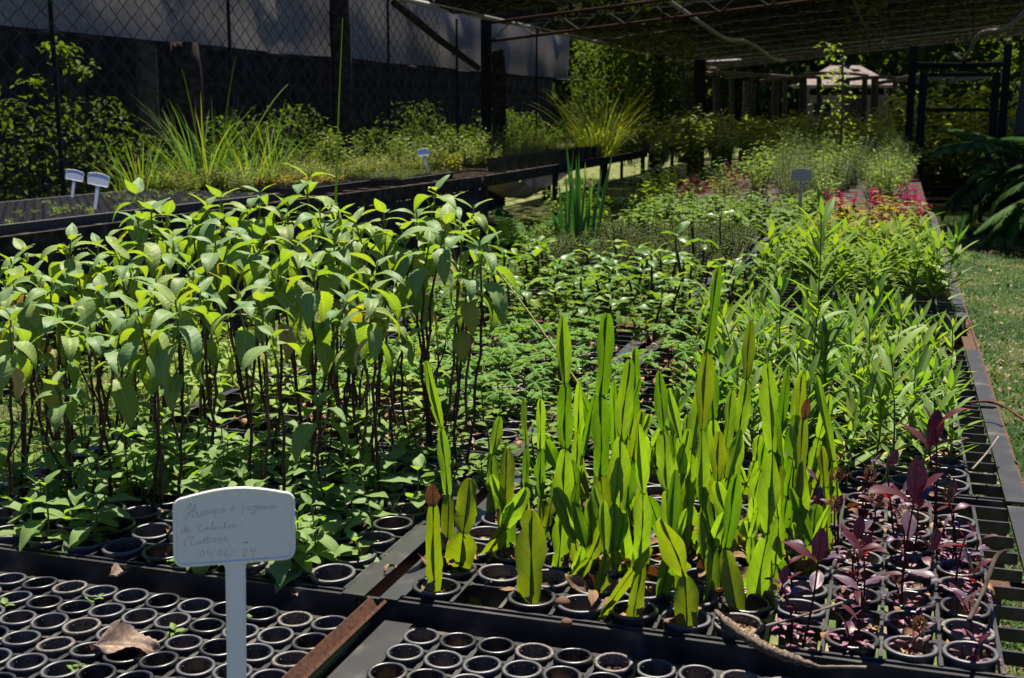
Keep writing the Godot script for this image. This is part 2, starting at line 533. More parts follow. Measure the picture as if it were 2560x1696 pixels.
func make_leaves() -> void:
	for d in [-0.15, 0.35, 0.8, 1.25, 1.6]:
		var row := []
		for k in 2:
			row.append(one_leaf(0.086, 0.038 if k == 0 else 0.032, 26, 6, 0, 0.055, d + 0.15 * k, 0.2 + 0.2 * k, 0.035, k * 2.0, 0.018))
		hys_leaf.append(row)
	for k in 4:
		young_leaf.append(one_leaf(0.05, 0.027, 14, 4, 0, 0.03, [0.2, 0.6, 0.95, 0.4][k], 0.3, 0.05, k * 1.3))
	for k in 5:
		lance_leaf.append(one_leaf(0.094, 0.0185, 9, 4, 1, 0.0, [0.0, 0.3, 0.6, 1.0, -0.25][k], 0.45, 0.04, k * 1.7))
	for k in 3:
		purple_leaf.append(one_leaf(0.056, 0.024, 10, 4, 2, 0.0, [0.1, 0.5, 0.9][k], 0.35, 0.04, k * 2.1))
	for k in 3:
		gloss_leaf.append(one_leaf(0.075, 0.030, 8, 4, 2, 0.0, [0.3, 0.8, 1.2][k], 0.35, 0.09, k * 1.9))
	# winged stem joint: three thin wings round a stalk, one unit tall and one unit wide
	for k in 5:
		var b := MB.new()
		for wng in 3:
			var a: float = [0.30, PI - 0.30, PI * 1.5][wng] + (k - 2) * 0.08
			var dir := Vector3(cos(a), 0, sin(a))
			var wd: float = [0.5, 0.5, 0.30][wng]
			var first := b.v.size()
			var n := 16
			for q in n + 1:
				var t := float(q) / n
				var w := wd * pow(maxf(sin(PI * clampf(0.015 + t * 0.97, 0, 1)), 0.0), 0.28 + 0.04 * k)
				w *= 1.0 + 0.07 * sin(t * 11.0 + k * 2.0 + wng) + 0.03 * sin(t * 23.0 + k * 3.0)
				if rng.randf() < 0.07: w *= rng.randf_range(0.75, 0.95)
				for j in 4:
					var s := j / 3.0
					var off := Vector3(-dir.z, 0, dir.x) * (0.19 * sin(t * 7.0 + k * 1.7 + wng * 2.0) * s * s)
					b.vert(Vector3(0, t, 0) + dir * (w * s) + off * 0.6, Vector2(0.5 + s * 0.5, t), Color.WHITE)
			for q in n:
				for j in 3:
					var at := first + q * 4 + j
					b.quad(at, at + 1, at + 5, at + 4)
		b.tube(PackedVector3Array([Vector3.ZERO, Vector3(0, 0.5, 0), Vector3(0, 1, 0)]), PackedFloat32Array([0.024, 0.022, 0.018]), 6, Color.WHITE, Color.WHITE)
		wing_mesh.append(b.mesh())
	# lobed leaf
	var g := MB.new()
	g.vert(Vector3.ZERO, Vector2(0.5, 0), Color.WHITE)
	var rim := 41
	for k in rim:
		var a := lerpf(-2.5, 2.5, float(k) / (rim - 1))
		var lobe := absf(fposmod(a + 2.5, 5.0 / 5.0) - 0.5) * 2.0
		var r := 0.030 * (1.0 - 0.52 * pow(lobe, 1.5)) * (1.0 + 0.10 * (1 if k % 2 == 0 else -1)) * (1.0 - 0.08 * absf(a))
		for q in 2:
			var rr := r * (0.55 + 0.45 * q)
			g.vert(Vector3(cos(a) * rr, -rr * rr * 5.0 + 0.004 * cos(a * 6.28), sin(a) * rr), Vector2(0.5, 0.5), Color.WHITE)
	for k in rim - 1:
		var at := 1 + k * 2
		g.tri(0, at + 2, at)
		g.quad(at, at + 2, at + 3, at + 1)
	geranium_leaf = g.mesh()
	# bristly flower head
	var f := MB.new()
	for k in 46:
		var y := 1.0 - 2.0 * (k + 0.5) / 46.0
		var a := k * 2.39996
		var r := sqrt(1.0 - y * y)
		var d := Vector3(cos(a) * r, y * 1.25 + 0.35, sin(a) * r).normalized()
		var c := Vector3(cos(a) * r * 0.0045, y * 0.0075, sin(a) * r * 0.0045)
		f.leaf(Transform3D(Basis(d, d.cross(Vector3(0.3, 1, 0.2)).normalized(), d.cross(d.cross(Vector3(0.3, 1, 0.2))).normalized()), c), 0.0055, 0.0028, 3, 2, 2, 0, 0.3, 0.5, 0, Color.WHITE, Color.WHITE)
	flower_head = f.mesh()

const BROWN := Color(0.045, 0.028, 0.020)
const BROWN2 := Color(0.085, 0.055, 0.036)
const STALK := Color(0.13, 0.17, 0.05)

func hyssop(base: Vector3, top: Vector3, pairs: int, size: float) -> void:
	var has_yellow := false
	var has_dry := false
	var has_twig := false
	var o := thing("tall_herb", "herb", "plant", base, "tall serrated-leaf herbs in the tray behind the white sign")
	var end := top - base
	var bulge := Vector3(rng.randf_range(-0.03, 0.03), 0, rng.randf_range(-0.03, 0.03))
	var pts := curve(Vector3(0, -0.01, 0), end, bulge, 12)
	for k in range(1, 12):
		pts[k] += Vector3(rng.randf_range(-0.0035, 0.0035), 0, rng.randf_range(-0.0035, 0.0035))
	var n := 12
	var b := MB.new()
	var col := BROWN if rng.randf() < 0.7 else BROWN2
	b.tube(pts.slice(0, 10), taper(0.0031, 0.0022, 9), 6, col, col * 1.5)
	for k in range(2, 9): # old leaf scars
		b.tube(PackedVector3Array([pts[k] - Vector3(0, 0.0018, 0), pts[k] + Vector3(0, 0.0018, 0)]), PackedFloat32Array([0.0036, 0.0034]), 6, col, col * 1.3)
	var stem_part := part(o, "stem", b.mesh(), M.bark)
	var g := MB.new()
	g.tube(pts.slice(9, 13), taper(0.0022, 0.0014, 3), 6, col * 1.6, STALK)
	part(stem_part, "shoot", g.mesh(), M.bark)
	if rng.randf() < 0.25: # bare side twig
		has_twig = true
		var tw := MB.new()
		var a0 := rng.randf() * TAU
		tw.tube(curve(pts[4], pts[4] + Vector3(cos(a0) * 0.04, 0.09, sin(a0) * 0.04), Vector3(cos(a0), 0, sin(a0)) * 0.008, 5), taper(0.002, 0.0012, 5), 5, col, col)
		part(stem_part, "twig", tw.mesh(), M.bark)
	var az0 := rng.randf() * TAU
	var along := 0.0
	var gaps := [0.0, 0.009, 0.014, 0.019, 0.022, 0.024, 0.026, 0.030]
	var sizes := [0.32, 0.62, 0.92, 1.05, 1.08, 1.0, 0.95, 0.9]
	var pitch := [1.1, 0.70, 0.32, 0.02, -0.25, -0.45, -0.60, -0.70]
	var shape := [0, 1, 3, 4, 4, 4, 4, 4]
	var total := end.length()
	for k in pairs:
		along += gaps[k] * size
		var t := clampf(1.0 - along / total, 0.1, 1.0)
		var fi := t * n
		var at: Vector3 = pts[mini(int(fi), n - 1)].lerp(pts[mini(int(fi) + 1, n)], fi - int(fi))
		for sd in 2:
			if k > 3 and rng.randf() < 0.22: continue
			var az := az0 + k * PI / 2 + sd * PI + rng.randf_range(-0.35, 0.35)
			var mat: Material = M.hys[rng.randi() % 3]
			if k >= 4 and rng.randf() < 0.22:
				mat = M.hys_yellow
				has_yellow = true
			if k >= 5 and rng.randf() < 0.10:
				mat = M.hys_dry
				has_dry = true
			part(o, "leaf", hys_leaf[clampi(shape[k] + (1 if rng.randf() < 0.25 else 0), 0, 4)][rng.randi() % 2], mat, leaf_xf(at, az, pitch[k] + rng.randf_range(-0.2, 0.2), sizes[k] * size * rng.randf_range(0.82, 1.12), rng.randf_range(-0.3, 0.3)))
	var tallness := "tall" if total > 0.42 else ("middling" if total > 0.32 else "short")
	o.set_meta("label", "%s brown-stemmed herb, drooping serrated leaves%s%s%s, behind white sign" % [tallness, ", some yellowing" if has_yellow else "", ", one dried" if has_dry else "", ", bare twig" if has_twig else ""])

func young_herb(at: Vector3, h: float, size: float, lime := false) -> void:
	var label := ("very low" if h < 0.06 else ("short" if h < 0.1 else "leggy")) + " leafy seedling with paired green leaves between the tall brown stems" if not lime else "short lime-green broad-leaved seedling at the tray edge behind the brown stems"
	var o := thing("young_herb" if not lime else "lime_seedling", label, "plant", at, "short green seedlings below the tall herbs" if not lime else "lime-green seedlings behind the tall herbs")
	var lean := Vector3(rng.randf_range(-0.02, 0.02), h, rng.randf_range(-0.02, 0.02))
	var b := MB.new()
	b.tube(curve(Vector3(0, -0.008, 0), lean, Vector3(0.004, 0, 0), 4), taper(0.0018, 0.0011, 4), 5, Color(0.06, 0.06, 0.02), STALK)
	part(o, "stem", b.mesh(), M.bark)
	var az0 := rng.randf() * TAU
	var n := 3 + rng.randi() % 2
	for k in n:
		var p := lean * (1.0 - 0.26 * k)
		for sd in 2:
			part(o, "leaf", young_leaf[rng.randi() % 4], M.lance[2] if lime else M.young, leaf_xf(p, az0 + k * PI / 2 + sd * PI + rng.randf_range(-0.3, 0.3), [0.7, 0.25, 0.0, -0.1][k] + rng.randf_range(-0.15, 0.2), size * [0.55, 0.95, 1.05, 0.9][k] * rng.randf_range(0.8, 1.15)))

func winged(base: Vector3, top: Vector3, width: float, segs: int, tone: int, dry := 0.0) -> void:
	var o := thing("winged_stem_plant", "%s%s flat-winged stem of %s in the tray beside the purple plants" % [["fresh light-green", "deep green", "yellowing mottled"][tone], " broad" if width > 0.034 else (" slender" if width < 0.02 else ""), ["one joint", "two joints", "three joints", "four joints"][segs - 1]], "plant", base, "winged-stem plants in the tray beside the purple plants")
	var end := top - base
	var bulge := Vector3(rng.randf_range(-0.02, 0.02), 0, rng.randf_range(-0.02, 0.02))
	var pts := curve(Vector3(0, -0.01, 0), end, bulge, segs)
	var face := 0.30 + rng.randf_range(-0.45, 0.45)
	for k in segs:
		var a := pts[k]
		var d := pts[k + 1] - a
		var ydir := d.normalized()
		var xdir := Vector3(cos(face), 0, -sin(face))
		xdir = (xdir - ydir * xdir.dot(ydir)).normalized()
		var zdir := xdir.cross(ydir)
		var w := width * rng.randf_range(0.82, 1.1) * (1.0 if k < segs - 1 else 0.85)
		var mat: Material = M.carq[tone]
		if k == 0 and rng.randf() < dry * 0.2: mat = M.carq_dry
		elif k == 0 and rng.randf() < 0.6: mat = M.carq[2]
		elif rng.randf() < 0.3: mat = M.carq[rng.randi() % 3]
		part(o, "winged_joint", wing_mesh[rng.randi() % 5], mat, Transform3D(Basis(xdir * w, d * 1.02, zdir * w), a))
		face += rng.randf_range(-0.3, 0.3)
	for k in 1 + rng.randi() % 3: # withered scraps at the foot
		var a := rng.randf() * TAU
		part(o, "withered_scrap", gloss_leaf[rng.randi() % 3], M.carq_dry, leaf_xf(Vector3(cos(a) * 0.008, rng.randf_range(0.0, 0.03), sin(a) * 0.008) + bulge * 0.2, a, rng.randf_range(-0.5, 1.3), rng.randf_range(0.3, 0.7), rng.randf_range(-1.2, 1.2)))
	if rng.randf() < 0.45 and segs > 1: # small side shoot
		var at := pts[1]
		var len := rng.randf_range(0.03, 0.07)
		var sx := (1.0 if rng.randf() < 0.5 else -1.0)
		var yd := Vector3(sx * 0.35, 1, 0.1).normalized()
		var xd := (Vector3.RIGHT - yd * yd.x).normalized()
		part(o, "side_shoot", wing_mesh[rng.randi() % 5], M.carq[0], Transform3D(Basis(xd * width * 0.5, yd * len, xd.cross(yd) * width * 0.5), at))
	if rng.randf() < 0.04:
		part(o, "dried_tip", wing_mesh[rng.randi() % 5], M.carq_dry, Transform3D(Basis(Vector3(width * 0.6, 0, 0), Vector3(0.005, 0.035, 0.01), Vector3(0, 0, width * 0.6)), pts[segs] - Vector3(0, 0.004, 0)))

func lance_plant(at: Vector3, h: float, nleaf: int, size: float, lean := Vector3.ZERO) -> void:
	var o := thing("lance_leaf_plant", "%s plant with narrow lance leaves, %s, behind the purple plants" % ["tall upright" if h > 0.25 else ("low" if h < 0.13 else "mid-height"), "densely leafed" if nleaf > 19 else "loosely leafed"], "plant", at, "narrow-leaved plants behind the purple plants")
	var end := Vector3(rng.randf_range(-0.03, 0.03), h, rng.randf_range(-0.03, 0.03)) + lean
	var pts := curve(Vector3(0, -0.01, 0), end, Vector3(rng.randf_range(-0.012, 0.012), 0, 0), 8)
	var b := MB.new()
	b.tube(pts, taper(0.0022, 0.0012, 8), 5, Color(0.10, 0.075, 0.035), Color(0.13, 0.20, 0.045))
	part(o, "stem", b.mesh(), M.bark)
	var base_mat: int = rng.randi() % 3
	for k in nleaf:
		var t := 1.0 - pow(float(k) / nleaf, 0.85) * 0.92
		var fi := t * 8.0
		var p: Vector3 = pts[mini(int(fi), 7)].lerp(pts[mini(int(fi) + 1, 8)], fi - int(fi))
		var pitch := lerpf(0.45, 1.30, pow(t, 1.6)) + rng.randf_range(-0.2, 0.2)
		var sc := size * (0.55 if k < 3 else 1.0) * rng.randf_range(0.75, 1.15) * lerpf(0.75, 1.0, t)
		var mat: Material = M.lance[base_mat] if rng.randf() < 0.6 else M.lance[rng.randi() % 3]
		if t < 0.3 and rng.randf() < 0.22: mat = M.lance_dry
		part(o, "leaf", lance_leaf[clampi(int(rng.randf_range(0.0, 2.4)) + (1 if t < 0.4 and rng.randf() < 0.4 else 0), 0, 3)], mat, leaf_xf(p, k * 2.39996 + rng.randf_range(-0.3, 0.3), pitch, sc, rng.randf_range(-0.3, 0.3)))

func purple_plant(at: Vector3, h: float, size: float, lean := Vector3.ZERO, flower := false) -> void:
	var o := thing("purple_plant", "%s purple-leaved plant with crimson undersides%s in a big tube" % ["tall" if h > 0.11 else ("small" if h < 0.045 else "mid-sized"), " and a tan flower head" if flower else ""], "plant", at, "purple plants in the tray at the lawn edge")
	var end := Vector3(rng.randf_range(-0.015, 0.015), h, rng.randf_range(-0.012, 0.012)) + lean
	var pts := curve(Vector3(0, -0.01, 0), end, Vector3(rng.randf_range(-0.008, 0.008), 0, 0), 6)
	var b := MB.new()
	b.tube(pts, taper(0.0021, 0.0013, 6), 6, Color(0.035, 0.012, 0.012), Color(0.09, 0.012, 0.018))
	part(o, "stem", b.mesh(), M.bark)
	var az0 := rng.randf_range(-0.5, 0.5)
	var np := 2 if h < 0.06 else 3
	for k in np:
		var p: Vector3 = pts[6].lerp(pts[1], 0.36 * k)
		for sd in 2:
			if k > 0 and rng.randf() < 0.2: continue
			var pick: int = [0, 0, 0, 1, 2, 2, 3, 3, 3][rng.randi() % 9]
			part(o, "leaf", purple_leaf[rng.randi() % 3], M.purple[pick], leaf_xf(p, az0 + k * 1.4 + sd * PI + rng.randf_range(-0.4, 0.4), [0.85, 0.45, 0.3][k] + rng.randf_range(-0.25, 0.3), size * [1.0, 0.85, 0.6][k] * rng.randf_range(0.75, 1.1), rng.randf_range(-0.3, 0.3)))
	if h > 0.05 and rng.randf() < 0.7: # one upright tip leaf, shown flat to the path
		part(o, "leaf", purple_leaf[0], M.purple[0], Transform3D((ry(rng.randf_range(-0.4, 0.5)) * Basis(Vector3.BACK, 1.35 + rng.randf_range(-0.2, 0.2)) * Basis(Vector3.RIGHT, PI / 2)).scaled_local(Vector3.ONE * size * rng.randf_range(0.8, 1.05)), pts[6]))
	if flower:
		part(o, "flower_head", flower_head, M.flower, Transform3D(Basis.IDENTITY.scaled(Vector3.ONE * 1.15), pts[6] + Vector3(0, 0.012, 0)))
	for k in 9 + rng.randi() % 7: # small lilac leaves round the foot
		var a := rng.randf() * TAU
		var r := rng.randf_range(0.004, 0.022)
		part(o, "basal_leaf", purple_leaf[rng.randi() % 3], M.lilac if rng.randf() < 0.65 else M.purple[1], leaf_xf(Vector3(cos(a) * r, rng.randf_range(0.0, 0.022), -sin(a) * r), a, rng.randf_range(-0.1, 0.7), rng.randf_range(0.16, 0.30)))

func geranium(at: Vector3, h: float, size: float) -> void:
	var o := thing("lobed_leaf_plant", "low plant with lobed fan-shaped green leaves beyond the tall herbs", "plant", at, "lobed-leaf plants beyond the tall herbs")
	var b := MB.new()
	b.tube(curve(Vector3(0, -0.01, 0), Vector3(0, h * 0.45, 0), Vector3.ZERO, 3), taper(0.003, 0.0025, 3), 5, BROWN2, Color(0.10, 0.12, 0.04))
	part(o, "stem", b.mesh(), M.bark)
	for k in 7:
		var a := k * 2.39996 + rng.randf()
		var r := rng.randf_range(0.015, 0.05) * size
		var top := Vector3(cos(a) * r, h * rng.randf_range(0.6, 1.05), -sin(a) * r)
		var st := MB.new()
		st.tube(curve(Vector3(0, h * 0.35, 0), top, Vector3(cos(a), -0.3, -sin(a)) * 0.006, 4), taper(0.0012, 0.001, 4), 4, STALK, STALK)
		var lf := part(o, "leaf", geranium_leaf, M.geranium, leaf_xf(top, a, rng.randf_range(-0.5, 0.15), size * rng.randf_range(0.8, 1.2), rng.randf_range(-0.3, 0.3)))
		part(o, "leaf_stalk", st.mesh(), M.bark)
	for k in 3:
		var a := rng.randf() * TAU
		part(o, "dry_leaf", geranium_leaf, M.dead, leaf_xf(Vector3(cos(a) * 0.02, 0.006, sin(a) * 0.02), a, -0.4, 0.45, rng.randf_range(-0.6, 0.6)))

func cutting(at: Vector3, h: float, size: float) -> void:
	var o := thing("leafy_cutting", "%s dark woody cutting with glossy oval leaves at its top" % ("short" if h < 0.1 else ("tall" if h > 0.15 else "stubby")), "plant", at, "glossy woody cuttings in the middle of the bench")
	var end := Vector3(rng.randf_range(-0.03, 0.03), h, rng.randf_range(-0.03, 0.03))
	var b := MB.new()
	b.tube(curve(Vector3(0, -0.01, 0), end, Vector3(rng.randf_range(-0.01, 0.01), 0, 0), 5), taper(0.0055, 0.0035, 5), 6, BROWN, BROWN)
	part(o, "stem", b.mesh(), M.bark)
	var n := 3 + rng.randi() % 4
	for k in n:
		var a := k * 2.39996 + rng.randf()
		part(o, "leaf", gloss_leaf[rng.randi() % 3], M.gloss if rng.randf() < 0.8 else M.lance[2], leaf_xf(end * (1.0 - 0.10 * (k / 2)), a, rng.randf_range(0.0, 0.9), size * rng.randf_range(0.6, 1.1), rng.randf_range(-0.5, 0.5)))

# foliage of one bushy plant, all its small leaves in one mesh
func bush(h: float, r: float, stems: int, per: int, ll: float, lw: float, kind: int, ca: Color, cb: Color, upright := 0.7, spread := 1.0) -> Array:
	var f := MB.new()
	var st := MB.new()
	for s in stems:
		var a := rng.randf() * TAU
		var rr := r * sqrt(rng.randf())
		var hh := h * rng.randf_range(0.6, 1.05) * (1.0 - 0.25 * rr / r)
		var foot := Vector3(cos(a) * rr * 0.35, 0, sin(a) * rr * 0.35)
		var tip := Vector3(cos(a) * rr * spread, hh, sin(a) * rr * spread)
		st.tube(curve(foot, tip, Vector3.ZERO, 3), taper(0.0028, 0.0012, 3), 4, BROWN2, STALK, false)
		for k in per:
			var t := 0.18 + 0.82 * (k + rng.randf()) / per
			var az := k * 2.39996 + rng.randf()
			var col := ca.lerp(cb, rng.randf()) * rng.randf_range(0.75, 1.2)
			f.leaf(leaf_xf(foot.lerp(tip, t), az, upright * rng.randf_range(0.3, 1.3) - 0.1), ll * rng.randf_range(0.6, 1.15), lw, 3, 2, kind, 0.0, rng.randf_range(0.1, 0.9), 0.4, 0.0, col, col)
	return [f.mesh(), st.mesh()]

func bush_proto(nm: String, label: String, group: String, data: Array, mat: Material) -> Node3D:
	var o := thing(nm, label, "plant", Vector3.ZERO, group)
	part(o, "foliage", data[0], mat)
	part(o, "stems", data[1], M.bark)
	return o

func scatter(nm: String, label: String, group: String, variants: Array, mat: Material, spots: Array, smin := 0.8, smax := 1.2) -> void:
	var protos := []
	for k in spots.size():
		if k < variants.size():
			var p := bush_proto(nm, label, group, variants[k], mat)
			p.transform = Transform3D(ry(rng.randf() * TAU).scaled(Vector3.ONE * rng.randf_range(smin, smax)), spots[k])
			protos.append(p)
		else:
			copy(protos[k % protos.size()], nm, spots[k], rng.randf() * TAU, rng.randf_range(smin, smax), Vector2(rng.randf_range(-0.1, 0.1), rng.randf_range(-0.1, 0.1)))

func grid_spots(x0: float, x1: float, z0: float, z1: float, n: int, y: float) -> Array:
	var out := []
	var cols := maxi(1, int(round(sqrt(n * absf(x1 - x0) / absf(z1 - z0)))))
	var rows := maxi(1, int(ceil(float(n) / cols)))
	for r in rows:
		for c in cols:
			if out.size() < n:
				out.append(Vector3(lerpf(x0, x1, (c + rng.randf_range(0.15, 0.85)) / cols), y, lerpf(z0, z1, (r + rng.randf_range(0.15, 0.85)) / rows)))
	return out

func blade_clump(n: int, h: float, r: float, w: float, cols: Array, droop := 0.9) -> ArrayMesh:
	var f := MB.new()
	for k in n:
		var a := rng.randf() * TAU
		var rr := r * sqrt(rng.randf())
		var col: Color = cols[rng.randi() % cols.size()] * rng.randf_range(0.8, 1.2)
		f.leaf(leaf_xf(Vector3(cos(a) * rr, 0, -sin(a) * rr), a + rng.randf_range(-0.6, 0.6), rng.randf_range(1.05, 1.6)), h * rng.randf_range(0.45, 1.1), w, 8, 2, 3, 0.0, rng.randf_range(0.1, droop), 0.5, 0.0, col, col)
	return f.mesh()

func frond_mesh(length: float, droop: float) -> ArrayMesh:
	var f := MB.new()
	var pts := PackedVector3Array()
	var p := Vector3.ZERO
	var n := 38
	for k in n + 1:
		pts.append(p)
		var ang := -droop * pow(float(k) / n, 1.2)
		p += Vector3(cos(ang), sin(ang), 0) * (length / n)
	f.tube(pts, taper(0.006, 0.0015, n), 4, Color.WHITE, Color.WHITE)
	for k in range(2, n):
		var t := float(k) / n
		var ll := length * 0.20 * pow(sin(PI * clampf(t * 0.9 + 0.12, 0, 1)), 0.7)
		for sd in [-1.0, 1.0]:
			f.leaf(leaf_xf(pts[k], sd * 1.15, -droop * t * 0.6 + rng.randf_range(-0.1, 0.1)), ll, length / n * 0.95, 4, 2, 1, 0.0, 0.5, 0.3, 0.0, Color.WHITE, Color.WHITE)
	return f.mesh()

# ---------------------------------------------------------------- larger pieces
func bench(label: String, at: Vector3, turn: float, width: float, length: float, top: float, board: float, mat: Material, leg_step := 1.8) -> Node3D:
	# the origin is the near corner of the front edge; the bench runs along -Z and its depth along -X
	var o := thing("nursery_bench", label, "bench", at)
	o.rotation.y = turn
	bar(o, "front_board", Vector3(-0.02, top - board / 2, -length / 2), Vector3(0.035, board, length), mat)
	bar(o, "back_board", Vector3(-width + 0.02, top - board / 2, -length / 2), Vector3(0.035, board, length), mat)
	var n := int(length / 0.32)
	for k in n:
		bar(o, "slat", Vector3(-width / 2, top - 0.055, -length * (k + 0.5) / n), Vector3(width - 0.08, 0.02, 0.10), M.dark_wood)
	var m := int(length / leg_step) + 1
	for k in m:
		for sx in [-0.06, -width + 0.06]:
			bar(o, "leg", Vector3(sx, (top - 0.066) / 2, -0.1 - (length - 0.2) * k / maxi(m - 1, 1)), Vector3(0.06, top - 0.066, 0.06), mat)
	return o

func sign_outline(w: float, h: float) -> PackedVector2Array:
	var out := PackedVector2Array()
	var r := w * 0.075
	var arch := h * 0.10
	for c in [[w / 2 - r, h / 2 - arch - r, 0.0], [-w / 2 + r, h / 2 - arch - r, PI / 2], [-w / 2 + r, -h / 2 + r, PI], [w / 2 - r, -h / 2 + r, PI * 1.5]]:
		for k in 6:
			var a: float = c[2] + PI / 2 * k / 5.0
			out.append(Vector2(c[0] + cos(a) * r, c[1] + sin(a) * r))
		if c[2] == 0.0:
			for k in range(1, 10):
				var t := k / 10.0
				out.append(Vector2(lerpf(w / 2 - r, -w / 2 + r, t), h / 2 - arch + arch * sin(PI * t)))
	return out

func plant_sign(label: String, group: String, centre: Vector3, basis_: Basis, w: float, foot: float, face: Material, mat: Material) -> void:
	var h := w * 0.636
	var foot_at := Vector3(centre.x, foot, centre.z)
	var o := thing("plant_label", label, "sign", foot_at, group)
	var xf := Transform3D(basis_, centre - foot_at)
	var ol := sign_outline(w, h)
	var b := MB.new()
	var bk := MB.new()
	var n := ol.size()
	var c0 := b.vert(Vector3.ZERO, Vector2(0.5, 0.5), Color.WHITE)
	var c1 := bk.vert(Vector3(0, 0, -w * 0.018), Vector2(0.5, 0.5), Color.WHITE)
	for p in ol:
		b.vert(Vector3(p.x, p.y, 0), Vector2(p.x / w + 0.5, 0.5 - p.y / h), Color.WHITE)
		bk.vert(Vector3(p.x, p.y, -w * 0.018), Vector2(0, 0), Color.WHITE)
	for k in n:
		b.tri(c0, 1 + (k + 1) % n, 1 + k)
		bk.tri(c1, 1 + k, 1 + (k + 1) % n)
	var back := part(o, "plate", bk.mesh(), mat, xf)
	part(back, "written_face", b.mesh(), face)
	var rim := MB.new()
	var loop := PackedVector3Array()
	for k in n + 1:
		loop.append(Vector3(ol[k % n].x, ol[k % n].y, -w * 0.004))
	rim.tube(loop, taper(w * 0.0155, w * 0.0155, n), 10, Color.WHITE, Color.WHITE)
	part(back, "raised_rim", rim.mesh(), mat)
	# stem: a flat strip with two raised edges that flare into the plate
	var st := MB.new()
	var sw := w * 0.074
	var low: float = (xf.affine_inverse() * Vector3(0, -0.03, 0)).y
	var path := []
	for k in 7:
		var a := PI / 2 * k / 6.0
		path.append(Vector2(sw + w * 0.055 * (1.0 - sin(a)), -h / 2 - w * 0.062 * (1.0 - cos(a))))
	path.append(Vector2(sw * 0.93, low))
	for sd in [-1.0, 1.0]:
		var q := PackedVector3Array()
		for p in path:
			q.append(Vector3(p.x * sd, p.y, -w * 0.004))
		st.tube(q, taper(w * 0.013, w * 0.011, q.size() - 1), 8, Color.WHITE, Color.WHITE)
	for z in [0.0, -w * 0.018]:
		for k in path.size() - 1:
			var a := st.vert(Vector3(-path[k].x, path[k].y, z), Vector2.ZERO, Color.WHITE)
			st.vert(Vector3(path[k].x, path[k].y, z), Vector2.ZERO, Color.WHITE)
			st.vert(Vector3(path[k + 1].x, path[k + 1].y, z), Vector2.ZERO, Color.WHITE)
			st.vert(Vector3(-path[k + 1].x, path[k + 1].y, z), Vector2.ZERO, Color.WHITE)
			st.quad(a, a + 1, a + 2, a + 3)
	part(o, "stake", st.mesh(), mat, xf)

